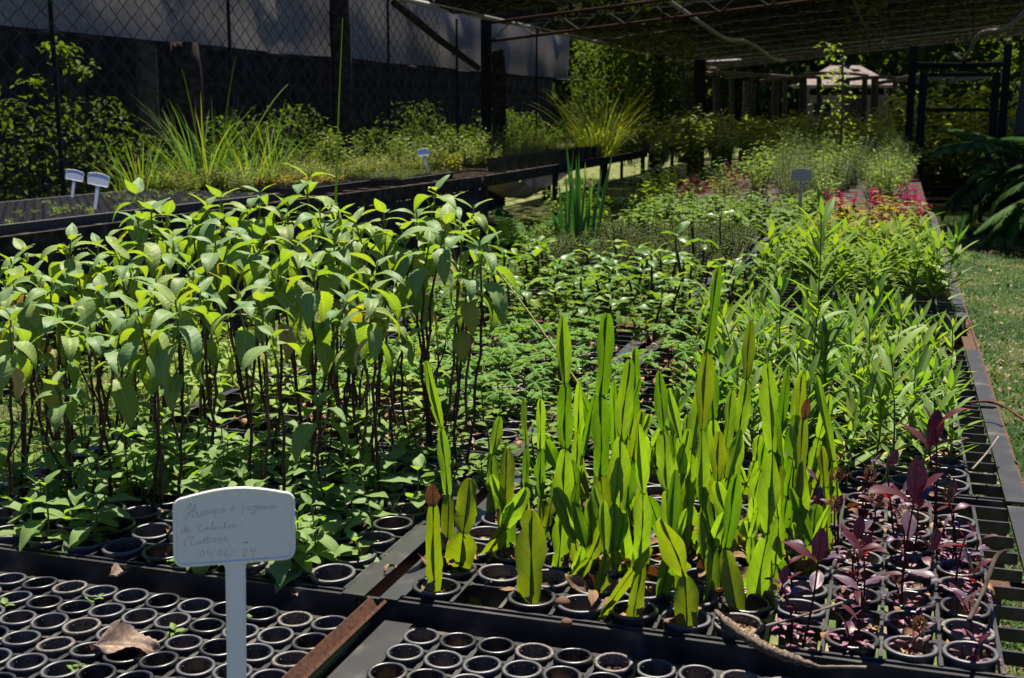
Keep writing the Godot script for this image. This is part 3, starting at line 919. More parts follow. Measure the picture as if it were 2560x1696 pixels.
# handwriting, as pen strokes in the coordinates of a close view of the plate
func written_texture() -> ImageTexture:
	var strokes := [
		[400, 490, 430, 470, 468, 402, 490, 398, 476, 480, 440, 580, 412, 612, 398, 590, 432, 540, 500, 500, 540, 425, 552, 412, 530, 470, 495, 560, 500, 598, 536, 585, 556, 525, 530, 500],
		[572, 530, 574, 578, 600, 590, 640, 522, 662, 560, 640, 588, 612, 590], [580, 602, 600, 606], [655, 580, 698, 522, 712, 560, 690, 586],
		[730, 530, 742, 580, 760, 535, 790, 512, 802, 540, 772, 562], [812, 520, 806, 632], [812, 532, 850, 520, 856, 550, 815, 566],
		[905, 520, 880, 548, 900, 570, 940, 552, 930, 522, 905, 520], [940, 545, 970, 532],
		[1040, 560, 1075, 490, 1105, 556], [1050, 532, 1098, 526], [1188, 438, 1192, 442], [1235, 462, 1218, 520, 1206, 600, 1200, 622], [1160, 540, 1164, 546],
		[1292, 520, 1265, 548, 1290, 576, 1320, 550, 1292, 520], [1345, 530, 1392, 525, 1350, 575, 1386, 590, 1372, 630, 1320, 636, 1345, 602],
		[1410, 560, 1442, 536, 1425, 520, 1405, 550, 1430, 580, 1470, 560], [1470, 530, 1475, 580, 1500, 536, 1512, 576, 1536, 536, 1550, 580, 1582, 560],
		[1632, 540, 1592, 560, 1610, 580, 1650, 560, 1652, 540, 1664, 576, 1732, 556],
		[362, 750, 326, 780, 336, 810, 370, 790, 402, 700, 386, 790, 402, 812], [410, 780, 440, 762, 420, 745, 405, 780, 425, 806, 466, 796],
		[622, 718, 586, 750, 570, 800, 600, 816, 640, 802], [692, 770, 656, 780, 660, 806, 700, 790, 706, 770, 716, 806],
		[740, 790, 782, 700, 765, 720, 755, 800, 790, 802, 786, 775], [812, 780, 800, 802, 830, 800, 832, 776, 852, 770], [892, 770, 866, 790, 890, 806, 922, 790],
		[930, 790, 966, 710, 946, 740, 940, 800, 970, 800], [1012, 770, 990, 790, 1010, 806, 1030, 786, 1012, 770], [1078, 765, 1046, 785, 1070, 802, 1112, 790], [1188, 774, 1194, 778],
		[420, 880, 372, 930, 362, 990, 402, 1006], [430, 892, 520, 872], [492, 890, 452, 960, 470, 1000, 512, 986], [530, 940, 536, 990, 570, 980, 582, 940, 588, 992],
		[610, 980, 642, 930, 642, 980, 616, 996], [692, 900, 680, 990, 712, 986], [660, 930, 722, 920], [730, 940, 738, 986], [792, 940, 766, 965, 790, 990, 816, 962, 792, 940],
		[850, 940, 850, 990, 880, 945, 902, 986], [930, 970, 960, 946, 940, 935, 925, 970, 950, 1000, 1000, 990],
		[600, 1100, 572, 1145, 590, 1190, 622, 1160, 625, 1110, 600, 1100], [690, 1090, 680, 1150, 732, 1146], [738, 1100, 716, 1202], [796, 1090, 750, 1212],
		[855, 1118, 828, 1160, 845, 1202, 878, 1175, 880, 1130, 855, 1118], [962, 1122, 922, 1170, 916, 1215, 945, 1230, 972, 1200, 926, 1192], [1046, 1150, 972, 1260],
		[1180, 1172, 1216, 1150, 1230, 1176, 1175, 1240, 1222, 1236], [1312, 1140, 1290, 1190, 1352, 1186], [1362, 1150, 1316, 1256]]
	var w := 1024
	var h := 651
	var img := Image.create(w, h, true, Image.FORMAT_RGB8)
	var nz := FastNoiseLite.new()
	nz.frequency = 0.012
	nz.seed = 77
	for y in h:
		for x in w:
			var g := 0.62 + 0.035 * nz.get_noise_2d(x, y) + 0.02 * nz.get_noise_2d(x * 9.0, y * 9.0)
			img.set_pixel(x, y, Color(g * 0.975, g * 0.99, g * 1.02).linear_to_srgb())
	var ink := Color(0.13, 0.14, 0.17).linear_to_srgb()
	var roll := deg_to_rad(2.4)
	for st in strokes:
		var pts := []
		for k in range(0, st.size(), 2):
			var d := Vector2(st[k] - 1087.0, st[k + 1] - 780.0).rotated(-roll)
			pts.append(Vector3(w * (0.5 + d.x / 1690.0), h * (0.5 + d.y / 1075.0), 0))
		var sm := smooth_path(pts, 14)
		for p in sm:
			var fade := 0.72 + 0.28 * nz.get_noise_2d(p.x * 2.0, p.y * 2.0)
			for dy in range(-4, 5):
				for dx in range(-4, 5):
					var q := Vector2i(int(p.x) + dx, int(p.y) + dy)
					if q.x < 0 or q.y < 0 or q.x >= w or q.y >= h: continue
					var a := clampf(3.1 - Vector2(q.x + 0.5 - p.x, q.y + 0.5 - p.y).length(), 0.0, 1.0) * fade
					if a > 0.0:
						var old := img.get_pixel(q.x, q.y)
						img.set_pixel(q.x, q.y, Color(minf(old.r, lerpf(0.80, ink.r, a)), minf(old.g, lerpf(0.81, ink.g, a)), minf(old.b, lerpf(0.82, ink.b, a))))
	for k in 130: # mud splashes and scratches
		var yy := 1.0 - 0.9 * pow(rng.randf(), 0.6)
		var q := Vector2i(int(rng.randf() * (w - 8)), int(clampf(1.0 - yy * 0.8 + 0.1, 0.02, 0.97) * h))
		var tone := rng.randf_range(0.55, 0.72)
		img.fill_rect(Rect2i(q.x, q.y, 1 + rng.randi() % 5, 1 + rng.randi() % 3), Color(tone, tone * 0.96, tone * 0.9))
	for k in 40: # a speck of dirt
		var q := Vector2i(int(w * (0.5 + (rng.randf_range(1195, 1262) - 1087.0) / 1690.0)), int(h * (0.5 + (1040 + rng.randf_range(-9, 9) - 780.0) / 1075.0)))
		img.fill_rect(Rect2i(q.x, q.y, 4, 2), Color(0.16, 0.14, 0.13))
	img.generate_mipmaps()
	return ImageTexture.create_from_image(img)

func tree_mesh(h: float, r: float, n: int, lf: float, ca: Color, cb: Color) -> Array:
	var f := MB.new()
	var t := MB.new()
	t.tube(curve(Vector3.ZERO, Vector3(0.2, h * 0.7, 0.1), Vector3(0.15, 0, 0), 6), taper(h * 0.025, h * 0.008, 6), 8, Color(0.06, 0.05, 0.04), Color(0.05, 0.042, 0.035))
	var lobes := []
	for k in 26:
		var a := rng.randf() * TAU
		var y := rng.randf_range(0.22, 1.0)
		var rr := r * sqrt(rng.randf()) * sin(PI * clampf(y * 0.8 + 0.15, 0, 1))
		var c := Vector3(cos(a) * rr, y * h, sin(a) * rr)
		lobes.append(c)
		t.tube(curve(Vector3(0.1, c.y * 0.55, 0.05), c, Vector3(0, 0.2, 0), 4), taper(h * 0.008, 0.01, 4), 5, Color(0.05, 0.04, 0.035), Color(0.05, 0.042, 0.035))
	for k in n:
		var c: Vector3 = lobes[k % lobes.size()]
		var d := Vector3(rng.randfn(0, 1), rng.randfn(0, 0.7), rng.randfn(0, 1)) * r * 0.20
		var col := ca.lerp(cb, rng.randf()) * rng.randf_range(0.7, 1.3)
		f.leaf(leaf_xf(c + d, rng.randf() * TAU, rng.randf_range(-0.9, 0.5)), lf * rng.randf_range(0.6, 1.3), lf * 0.55, 2, 2, 2, 0, 0.6, 0.3, 0, col, col)
	return [f.mesh(), t.mesh()]

func net_sheet(a: Vector3, b: Vector3, h0: float, h1: float, seg: int, ripple: float) -> ArrayMesh:
	# hanging cloth between two points, from height h0 to h1, with soft folds
	var m := MB.new()
	var dir := (b - a).normalized()
	var nrm := Vector3(-dir.z, 0, dir.x)
	var rows := 10
	for k in seg + 1:
		var t := float(k) / seg
		for j in rows + 1:
			var s := float(j) / rows
			var p := a.lerp(b, t)
			p.y = lerpf(h0, h1, s) - 0.008 * sin(t * 40.0) * (1.0 - s)
			p += nrm * ripple * (sin(t * 61.0 + s * 2.0) * 0.6 + sin(t * 143.0) * 0.25 + sin(s * 6.0 + t * 17.0) * 0.4)
			m.vert(p, Vector2(t, s), Color.WHITE)
	for k in seg:
		for j in rows:
			var q := k * (rows + 1) + j
			m.quad(q, q + 1, q + rows + 2, q + rows + 1)
	return m.mesh()

# ---------------------------------------------------------------- the scene
const T := 0.85     # top of the big trays
const TS := 0.825   # top of the small-pot trays

func roof_y(x: float) -> float:
	return 2.85 + 0.1 * (x + 6.0)

func _ready() -> void:
	rng.seed = 20240604
	# camera
	var cam := Camera3D.new()
	cam.name = "camera"
	add_child(cam)
	var pitch := atan(573.0 / 3000.0)
	var yaw := atan(973.0 / 3054.2)
	cam.rotation = Vector3(-pitch, yaw, 0)
	cam.position = cam_at
	cam.near = 0.05
	cam.far = 400.0
	var att := CameraAttributesPhysical.new()
	att.frustum_focal_length = 12.0 / tan(atan(848.0 / 3000.0))
	att.frustum_near = 0.05
	att.frustum_far = 400.0
	att.exposure_aperture = 13.0
	att.frustum_focus_distance = 2.1
	cam.attributes = att
	cam.fov = rad_to_deg(2.0 * atan(848.0 / 3000.0))
	fw = -cam.basis.z
	rt = cam.basis.x
	up = cam.basis.y
	# sky, exposure
	var we := WorldEnvironment.new()
	we.name = "world_environment"
	var env := Environment.new()
	env.background_mode = Environment.BG_SKY
	var sky := Sky.new()
	var sm := ProceduralSkyMaterial.new()
	sm.sky_top_color = Color(0.20, 0.36, 0.68)
	sm.sky_horizon_color = Color(0.62, 0.70, 0.80)
	sm.sky_curve = 0.12
	sm.ground_bottom_color = Color(0.10, 0.12, 0.07)
	sm.ground_horizon_color = Color(0.35, 0.38, 0.36)
	sm.sun_angle_max = 0.0
	sky.sky_material = sm
	env.sky = sky
	env.background_energy_multiplier = 0.33
	env.tonemap_mode = Environment.TONE_MAPPER_LINEAR
	env.tonemap_exposure = 3.1
	env.sdfgi_enabled = true
	env.ssao_enabled = true
	env.ssil_enabled = true
	we.environment = env
	add_child(we)
	# sun, high and behind the benches
	var sun := DirectionalLight3D.new()
	sun.name = "sun"
	sun.light_energy = 1.6
	sun.light_color = Color(1.0, 0.955, 0.88)
	sun.light_angular_distance = 0.5
	sun.shadow_enabled = true
	add_child(sun)
	var el := deg_to_rad(66.0)
	var to_sun := Vector3(-0.12 * cos(el), sin(el), -0.99 * cos(el))
	sun.look_at_from_position(to_sun * 20.0, Vector3.ZERO, Vector3.RIGHT)

	make_materials()
	make_pots()
	make_leaves()
	build_ground()
	build_fence()
	build_roof()
	build_main_bench()
	build_side_bench()
	build_gate_and_far()
	build_trays()
	plant_herbs()
	plant_wings()
	plant_purples()
	plant_lances()
	plant_middle()
	plant_side_bench()
	small_things()

func build_ground() -> void:
	var pm := PlaneMesh.new()
	pm.size = Vector2(260, 260)
	var lawn := solo("lawn", "mown green lawn with dry patches", "ground", pm, M.lawn)
	lawn.set_meta("kind", "structure")
	# grass tufts where the lawn shows
	var b := MB.new()
	for k in 7:
		var a := k * 0.9
		var col := Color.WHITE * rng.randf_range(0.7, 1.2)
		b.leaf(leaf_xf(Vector3(rng.randf_range(-0.015, 0.015), 0, rng.randf_range(-0.015, 0.015)), a, rng.randf_range(0.5, 1.3)), rng.randf_range(0.035, 0.07), 0.007, 3, 1, 3, 0, 0.8, 0, 0, col, col)
	var tuft := b.mesh()
	var mm := MultiMesh.new()
	mm.transform_format = MultiMesh.TRANSFORM_3D
	mm.use_colors = true
	mm.mesh = tuft
	var spots := []
	for k in 52000:
		var z := -1.6 - 24.0 * pow(rng.randf(), 1.5)
		spots.append(Vector3(rng.randf_range(0.30, 0.55 - z * 0.13), 0, z))
	for k in 26000:
		spots.append(Vector3(rng.randf_range(-4.6, -1.6), 0, rng.randf_range(-18.0, -3.0)))
	mm.instance_count = spots.size()
	var nz := FastNoiseLite.new()
	nz.seed = 9
	nz.frequency = 0.9
	for k in spots.size():
		var q := nz.get_noise_2d(spots[k].x, spots[k].z) + rng.randf_range(-0.35, 0.35)
		var col := Color(0.025, 0.075, 0.014).lerp(Color(0.085, 0.15, 0.032), clampf(0.5 + q * 1.4, 0, 1))
		if q > 0.36: col = Color(0.19, 0.17, 0.09)
		mm.set_instance_transform(k, Transform3D(ry(rng.randf() * TAU).scaled(Vector3.ONE * rng.randf_range(0.5, 1.15)), spots[k]))
		mm.set_instance_color(k, col)
	var g := MultiMeshInstance3D.new()
	g.name = "grass"
	g.multimesh = mm
	g.material_override = M.grass
	add_child(g)
	tag(g, "short green grass blades covering the lawn", "grass", "", "stuff")

func build_fence() -> void:
	var X := -6.2
	# chain-link: one vertical zigzag wire per column
	var fence := thing("chain_link_fence", "dark diamond chain-link fence behind the far bench, hung with grey net", "fence", Vector3(X, 0, -6))
	var cz := 0.232
	var ch := 0.172
	for flip in 2:
		var b := MB.new()
		var pts := PackedVector3Array()
		var n := 34
		for k in n + 1:
			var sg := (1.0 if (k + flip) % 2 == 0 else -1.0)
			pts.append(Vector3(0.004 * sg, k * ch / 2, sg * cz / 4 * 0.995))
		b.tube(pts, taper(0.0048, 0.0048, n), 5, Color.WHITE, Color.WHITE)
		var m := b.mesh()
		for k in 88:
			if k % 2 == flip:
				part(fence, "wire", m, M.wire, Transform3D(Basis(Vector3.RIGHT, rng.randf_range(-0.004, 0.004)), Vector3(0.01 * sin(k * 0.4), 0.02 - 0.03 * sin(k * 0.13) + rng.randf_range(-0.006, 0.006), -k * cz / 2 + rng.randf_range(-0.006, 0.006))))
	# posts: logs and thin steel uprights
	var log_at := [[-12.6, 0.115, 3.0], [-9.47, 0.13, 2.08], [-18.25, 0.11, 2.42]]
	var labels := ["tall dark log post rising to the roof edge at the fence", "thick dark log post ending at the net's lower hem", "dark log stump with a broken top against a thin steel post"]
	for k in 3:
		var b := MB.new()
		var r: float = log_at[k][1]
		var pts := curve(Vector3.ZERO, Vector3(0, log_at[k][2], 0), Vector3(0.02, 0, 0.015), 9)
		var rad := PackedFloat32Array()
		for q in 10: rad.append(r * rng.randf_range(0.93, 1.07))
		b.tube(pts, rad, 12, Color.WHITE, Color.WHITE)
		solo("log_post", labels[k], "post", b.mesh(), M.dark_wood, Transform3D(Basis.IDENTITY, Vector3(X + 0.16, 0, log_at[k][0])))
	var thin := [[-10.55, 2.9], [-16.9, 2.8], [-14.4, 2.9], [-7.95, 2.9], [-21.0, 2.9]]
	for k in thin.size():
		var b := MB.new()
		b.tube(PackedVector3Array([Vector3.ZERO, Vector3(0, thin[k][1] * 0.5, 0), Vector3(0, thin[k][1], 0)]), taper(0.018, 0.018, 2), 8, Color.WHITE, Color.WHITE)
		solo("fence_upright", "thin dark steel upright carrying the chain-link fence", "post", b.mesh(), M.dark_steel, Transform3D(Basis.IDENTITY, Vector3(X - 0.03, 0, thin[k][0])), "thin steel fence uprights")
	var sp := MB.new()
	sp.box(Transform3D(Basis.IDENTITY, Vector3(0, 1.42, 0)), Vector3(0.13, 2.84, 0.13))
	solo("steel_post", "square steel post under the pale eave pipe beside the log stump", "post", sp.mesh(), M.dark_steel, Transform3D(Basis.IDENTITY, Vector3(X + 0.15, 0, -17.7)))
	# diagonal brace
	var br := MB.new()
	var p0 := on_x(985, 5, X + 0.2)
	var p1 := on_x(1195, 170, X + 0.2)
	br.tube(PackedVector3Array([p0, (p0 + p1) / 2 + Vector3(0, -0.03, 0), p1]), taper(0.05, 0.045, 2), 8, Color.WHITE, Color.WHITE)
	solo("diagonal_brace", "dark diagonal pole leaning across the grey net to the steel post", "brace", br.mesh(), M.dark_wood)
	# nets
	solo("shade_net", "grey woven shade net strip hung high along the chain-link fence", "shade net", net_sheet(Vector3(X - 0.12, 0, -5.5), Vector3(X - 0.12, 0, -23.6), 2.1, 2.95, 160, 0.025), M.net_grey)
	solo("shade_net", "thin black see-through net along the fence, before the hedge", "shade net", net_sheet(Vector3(X - 0.22, 0, -5.5), Vector3(X - 0.22, 0, -23.6), 0.5, 2.12, 120, 0.02), M.net_thin)
	var hem := MB.new()
	hem.tube(curve(Vector3(X - 0.1, 2.1, -5.5), Vector3(X - 0.1, 2.08, -23.6), Vector3(0, -0.02, 0), 12), taper(0.02, 0.02, 12), 6, Color.WHITE, Color.WHITE)
	solo("net_hem", "dark rolled hem along the lower edge of the grey net", "rope", hem.mesh(), M.net_black)
	# small torn flecks of the net that catch the light
	for k in 16:
		var px: Array = [[170, 40], [205, 46], [430, 18], [690, 45], [660, 45], [310, 40], [905, 85], [930, 100], [985, 140], [1015, 150], [1100, 168], [560, 60], [240, 12], [1340, 90], [1290, 120], [840, 60]][k]
		var p := on_x(px[0], px[1], X - 0.085)
		var f := MB.new()
		f.leaf(leaf_xf(Vector3.ZERO, PI / 2 + rng.randf_range(-0.2, 0.2), rng.randf_range(-0.5, 0.2)), rng.randf_range(0.05, 0.10), 0.018, 4, 2, 2, 0.0, 0.4, 0.3, 0.1, Color.WHITE, Color.WHITE)
		solo("torn_fleck", "small pale torn fleck of net on the grey shade strip", "torn net", f.mesh(), M.fleck, Transform3D(Basis.IDENTITY, p), "torn flecks on the grey net")
	# hedge beyond the net
	var hf := MB.new()
	for k in 15000:
		var z := rng.randf_range(-4.5, -26.0)
		var hh := 1.55 + 0.22 * sin(z * 1.3) + 0.15 * sin(z * 3.1 + 1.0) - (0.25 if z < -11.0 else 0.0)
		var y := rng.randf_range(0.1, 1.0)
		var x := -7.1 - 0.9 * rng.randf() * rng.randf()
		var col := Color(0.045, 0.085, 0.015).lerp(Color(0.11, 0.17, 0.03), rng.randf())
		hf.leaf(leaf_xf(Vector3(x, hh * pow(y, 0.8), z), rng.randf() * TAU, rng.randf_range(-0.9, 0.6)), rng.randf_range(0.05, 0.10), 0.045, 2, 2, 2, 0, 0.5, 0.4, 0, col, col)
	var hedge := thing("hedge", "dense clipped green hedge beyond the chain-link fence", "hedge", Vector3.ZERO)
	part(hedge, "foliage", hf.mesh(), M.foliage)
	var core := MB.new()
	for k in 60:
		var z := -4.6 - 21.4 * k / 60.0
		core.tube(curve(Vector3(-7.5, 0, z), Vector3(-7.4 + rng.randf_range(-0.2, 0.2), 1.25, z + rng.randf_range(-0.2, 0.2)), Vector3(0.05, 0, 0), 3), taper(0.03, 0.008, 3), 5, BROWN, BROWN)
	part(hedge, "branches", core.mesh(), M.bark)
	# a few shoots above it
	for q in [[95, 205], [170, 150], [155, 120], [205, 175], [150, 118]]:
		var f := MB.new()
		var p := on_x(q[0], q[1], -7.3)
		f.tube(curve(Vector3(0, -p.y, 0), Vector3.ZERO, Vector3(0.05, 0, 0.04), 5), taper(0.01, 0.004, 5), 5, BROWN, STALK)
		for k in 26:
			var col := Color(0.07, 0.13, 0.02).lerp(Color(0.14, 0.20, 0.03), rng.randf())
			f.leaf(leaf_xf(Vector3(rng.randfn(0, 0.05), rng.randfn(0, 0.035), rng.randfn(0, 0.09)), rng.randf() * TAU, rng.randf_range(-0.6, 0.3)), 0.09, 0.045, 3, 2, 2, 0, 0.5, 0.3, 0, col, col)
		solo("hedge_shoot", "leafy shoot standing above the hedge behind the net", "plant", f.mesh(), M.foliage, Transform3D(Basis.IDENTITY, p), "shoots above the hedge")
	# neighbouring black net house closing the view
	solo("net_wall", "black net wall of a neighbouring shade house behind the hedge", "shade net", net_sheet(Vector3(-9.6, 0, -3.0), Vector3(-9.6, 0, -34.0), 0.0, 4.2, 120, 0.06), M.net_black)
	for z in [-8.6, -13.5, -19.0]:
		var b := MB.new()
		b.tube(PackedVector3Array([Vector3.ZERO, Vector3(0, 1.6, 0), Vector3(0.03, 3.2, 0)]), taper(0.16, 0.13, 2), 10, Color.WHITE, Color.WHITE)
		solo("net_house_post", "pale round post against the black net wall beyond the hedge", "post", b.mesh(), M.post, Transform3D(Basis.IDENTITY, Vector3(-9.2, 0, z)), "posts of the neighbouring net house")

func build_roof() -> void:
	# eave pipe
	var b := MB.new()
	b.tube(PackedVector3Array([Vector3(-6.0, 2.86, -5.0), Vector3(-6.0, 2.86, -22.0), Vector3(-6.0, 2.86, -42.0)]), taper(0.035, 0.035, 2), 10, Color.WHITE, Color.WHITE)
	solo("eave_pipe", "pale steel pipe along the eave above the grey net", "pipe", b.mesh(), M.pipe)
	# net panels with open joints between them
	var names := ["black shade net panel over the grassy end of the far bench", "black shade net panel before the first steel truss", "black shade net panel behind the first steel truss", "black shade net panel over the middle of the tunnel", "black shade net panel before the last steel truss", "black shade net panel at the far end over the gate path"]
	var z := -15.2
	for k in 12:
		var thin := k % 2 == 1
		var len := 2.25 if not thin else 2.15
		var m := MB.new()
		var nx := 44
		var nzs := 12
		for a in nx + 1:
			for c in nzs + 1:
				var x := lerpf(-6.0, 6.5, float(a) / nx)
				var zz := z - len * c / nzs
				var y := roof_y(x) + 0.03 - 0.05 * sin(PI * float(c) / nzs) + 0.018 * sin(x * 9.0 + zz * 3.0) + 0.012 * sin(x * 23.0 + zz * 11.0)
				m.vert(Vector3(x, y, zz), Vector2(float(a) / nx, float(c) / nzs), Color.WHITE)
		for a in nx:
			for c in nzs:
				var q := a * (nzs + 1) + c
				m.quad(q, q + 1, q + nzs + 2, q + nzs + 1)
		solo("roof_net", names[k / 2] + (", first width" if not thin else ", second width"), "shade net", m.mesh(), M.net_roof if not thin or (k > 2 and k < 8) else M.net_roof_thin)
		z -= len + 0.03
	# trusses
	var zs := [-17.8, -34.5]
	var tl := ["rusty steel roof truss springing from the square steel post", "far steel roof truss with thin braces over the tunnel"]
	for k in 2:
		var o := thing("roof_truss", tl[k], "truss", Vector3(-6, 0, zs[k]))
		var mat: Material = M.steel if k != 0 else M.rust
		for lv in 2:
			var off := -0.05 if lv == 0 else -0.32
			var c := MB.new()
			c.tube(PackedVector3Array([Vector3(0, 2.85 + off, 0), Vector3(6, 3.45 + off, 0), Vector3(12.5, 4.1 + off, 0)]), taper(0.024, 0.024, 2), 8, Color.WHITE, Color.WHITE)
			part(o, "chord", c.mesh(), mat)
		for q in 18:
			var x0 := q * 0.69
			var c := MB.new()
			var lo := 2.85 + 0.1 * x0
			c.tube(PackedVector3Array([Vector3(x0, lo - 0.32, 0), Vector3(x0 + 0.34, lo - 0.016, 0)]), taper(0.011, 0.011, 1), 6, Color.WHITE, Color.WHITE)
			part(o, "brace", c.mesh(), M.steel)
			var d := MB.new()
			d.tube(PackedVector3Array([Vector3(x0 + 0.345, lo - 0.016, 0), Vector3(x0 + 0.69, lo - 0.25, 0)]), taper(0.011, 0.011, 1), 6, Color.WHITE, Color.WHITE)
			part(o, "brace", d.mesh(), M.steel)
	# hoses hung under the roof
	var k3 := 960.0 / 2352.0
	var hoses := [
		[[[120, -30], [170, 0], [330, 110], [440, 185], [520, 235], [580, 248], [640, 250], [720, 290], [800, 350], [850, 368], [890, 370]], -17.0, -29.0, 0.032, "pale sagging irrigation pipe hung under the middle of the net roof"],
		[[[2420, 20], [2352, 80], [2250, 170], [2190, 186], [2130, 190], [2080, 210], [2040, 270], [2010, 330], [1975, 362], [1945, 345], [1922, 325]], -15.0, -22.0, 0.028, "pale irrigation pipe with a hooked end hung above the gate"],
		[[[1290, -40], [1310, 0], [1345, 100], [1385, 165], [1400, 200], [1405, 270]], -18.0, -25.0, 0.022, "thin dark hose dangling from the net roof between the pale pipes"]]
	for hs in hoses:
		var pts := []
		for q in hs[0].size():
			var zz := lerpf(hs[1], hs[2], float(q) / (hs[0].size() - 1))
			pts.append(on_z(1600 + hs[0][q][0] * k3, hs[0][q][1] * k3, zz))
		var sp := smooth_path(pts, 5)
		var m := MB.new()
		m.tube(sp, taper(hs[3], hs[3], sp.size() - 1), 8, Color.WHITE, Color.WHITE)
		var o := thing("irrigation_pipe", hs[4], "pipe", Vector3.ZERO)
		var hose_part := part(o, "hose", m.mesh(), M.pipe if hs[3] > 0.025 else M.old_wood)
		for q in [1, int(pts.size() * 0.6)]: # hangers up to the roof
			var w := MB.new()
			w.tube(PackedVector3Array([pts[q], Vector3(pts[q].x, maxf(roof_y(pts[q].x), pts[q].y + 0.05), pts[q].z)]), taper(0.008, 0.008, 1), 5, Color.WHITE, Color.WHITE)
			part(hose_part, "hanger", w.mesh(), M.wire)

func build_main_bench() -> void:
	var o := thing("nursery_bench", "long rusty steel bench carrying the black seedling trays", "bench", Vector3(0, 0, -0.5))
	var top := T - 0.058
	# long rails; the middle one stands up between the trays
	for x in [-1.53, 0.262]:
		bar(o, "rail", Vector3(x, top - 0.02, -4.05), Vector3(0.006, 0.05, 8.1), M.rust)
		bar(o, "rail", Vector3(x + (0.02 if x < 0 else -0.02), top - 0.004, -4.05), Vector3(0.034, 0.005, 8.1), M.rust)
	var ang := MB.new()
	ang.box(Transform3D(Basis(Vector3.BACK, 0.55), Vector3(-0.0045, 0.006, 0)), Vector3(0.0045, 0.022, 0.92))
	ang.box(Transform3D(Basis(Vector3.BACK, -0.75), Vector3(0.0062, 0.006, 0)), Vector3(0.0045, 0.020, 0.92))
	var ar := part(o, "angle_rail", ang.mesh(), M.rust, Transform3D(Basis.IDENTITY, Vector3(-0.640, T - 0.016, -0.445)))
	ar.set_meta("label", "rusty angle iron standing up between the front trays")
	bar(o, "rail", Vector3(-0.64, top - 0.0265, -4.05), Vector3(0.05, 0.05, 8.1), M.rust)
	for k in 12:
		bar(o, "cross_bar", Vector3(-0.634, top - 0.055, -0.05 - k * 0.72), Vector3(1.78, 0.012, 0.04), M.rust)
	for k in 5:
		for x in [-1.5, -0.64, 0.235]:
			bar(o, "leg", Vector3(x, (top - 0.062) / 2, -0.1 - k * 1.97), Vector3(0.045, top - 0.062, 0.045), M.rust)

func build_side_bench() -> void:
	bench("dark plank bench behind the tall herbs, its front closed by a black skirt", Vector3(-4.49, 0, -4.2), -0.0763, 1.5, 7.2, T, 0.12, M.dark_wood)
	var sk := MB.new()
	for k in 49:
		for j in 5:
			var w := 0.012 * sin(k * 1.9) + 0.006 * sin(k * 0.7)
			sk.vert(Vector3(w, 0.02 + 0.71 * j / 4.0, -7.2 * k / 48.0), Vector2(k / 48.0, j / 4.0), Color.WHITE)
	for k in 48:
		for j in 4:
			var q := k * 5 + j
			sk.quad(q, q + 1, q + 6, q + 5)
	solo("bench_skirt", "black plastic skirt hanging from the near plank bench", "plastic sheet", sk.mesh(), M.net_black, Transform3D(ry(-0.0763), Vector3(-4.47, 0, -4.2)))
	bench("open-legged dark bench carrying a row of black pots", Vector3(-3.93, 0, -11.5), 0.0, 1.8, 8.2, T, 0.11, M.dark_wood, 2.3)
	bench("far dark bench ending near the black uprights", Vector3(-3.85, 0, -19.9), 0.02, 1.9, 6.5, T, 0.11, M.dark_wood, 2.0)

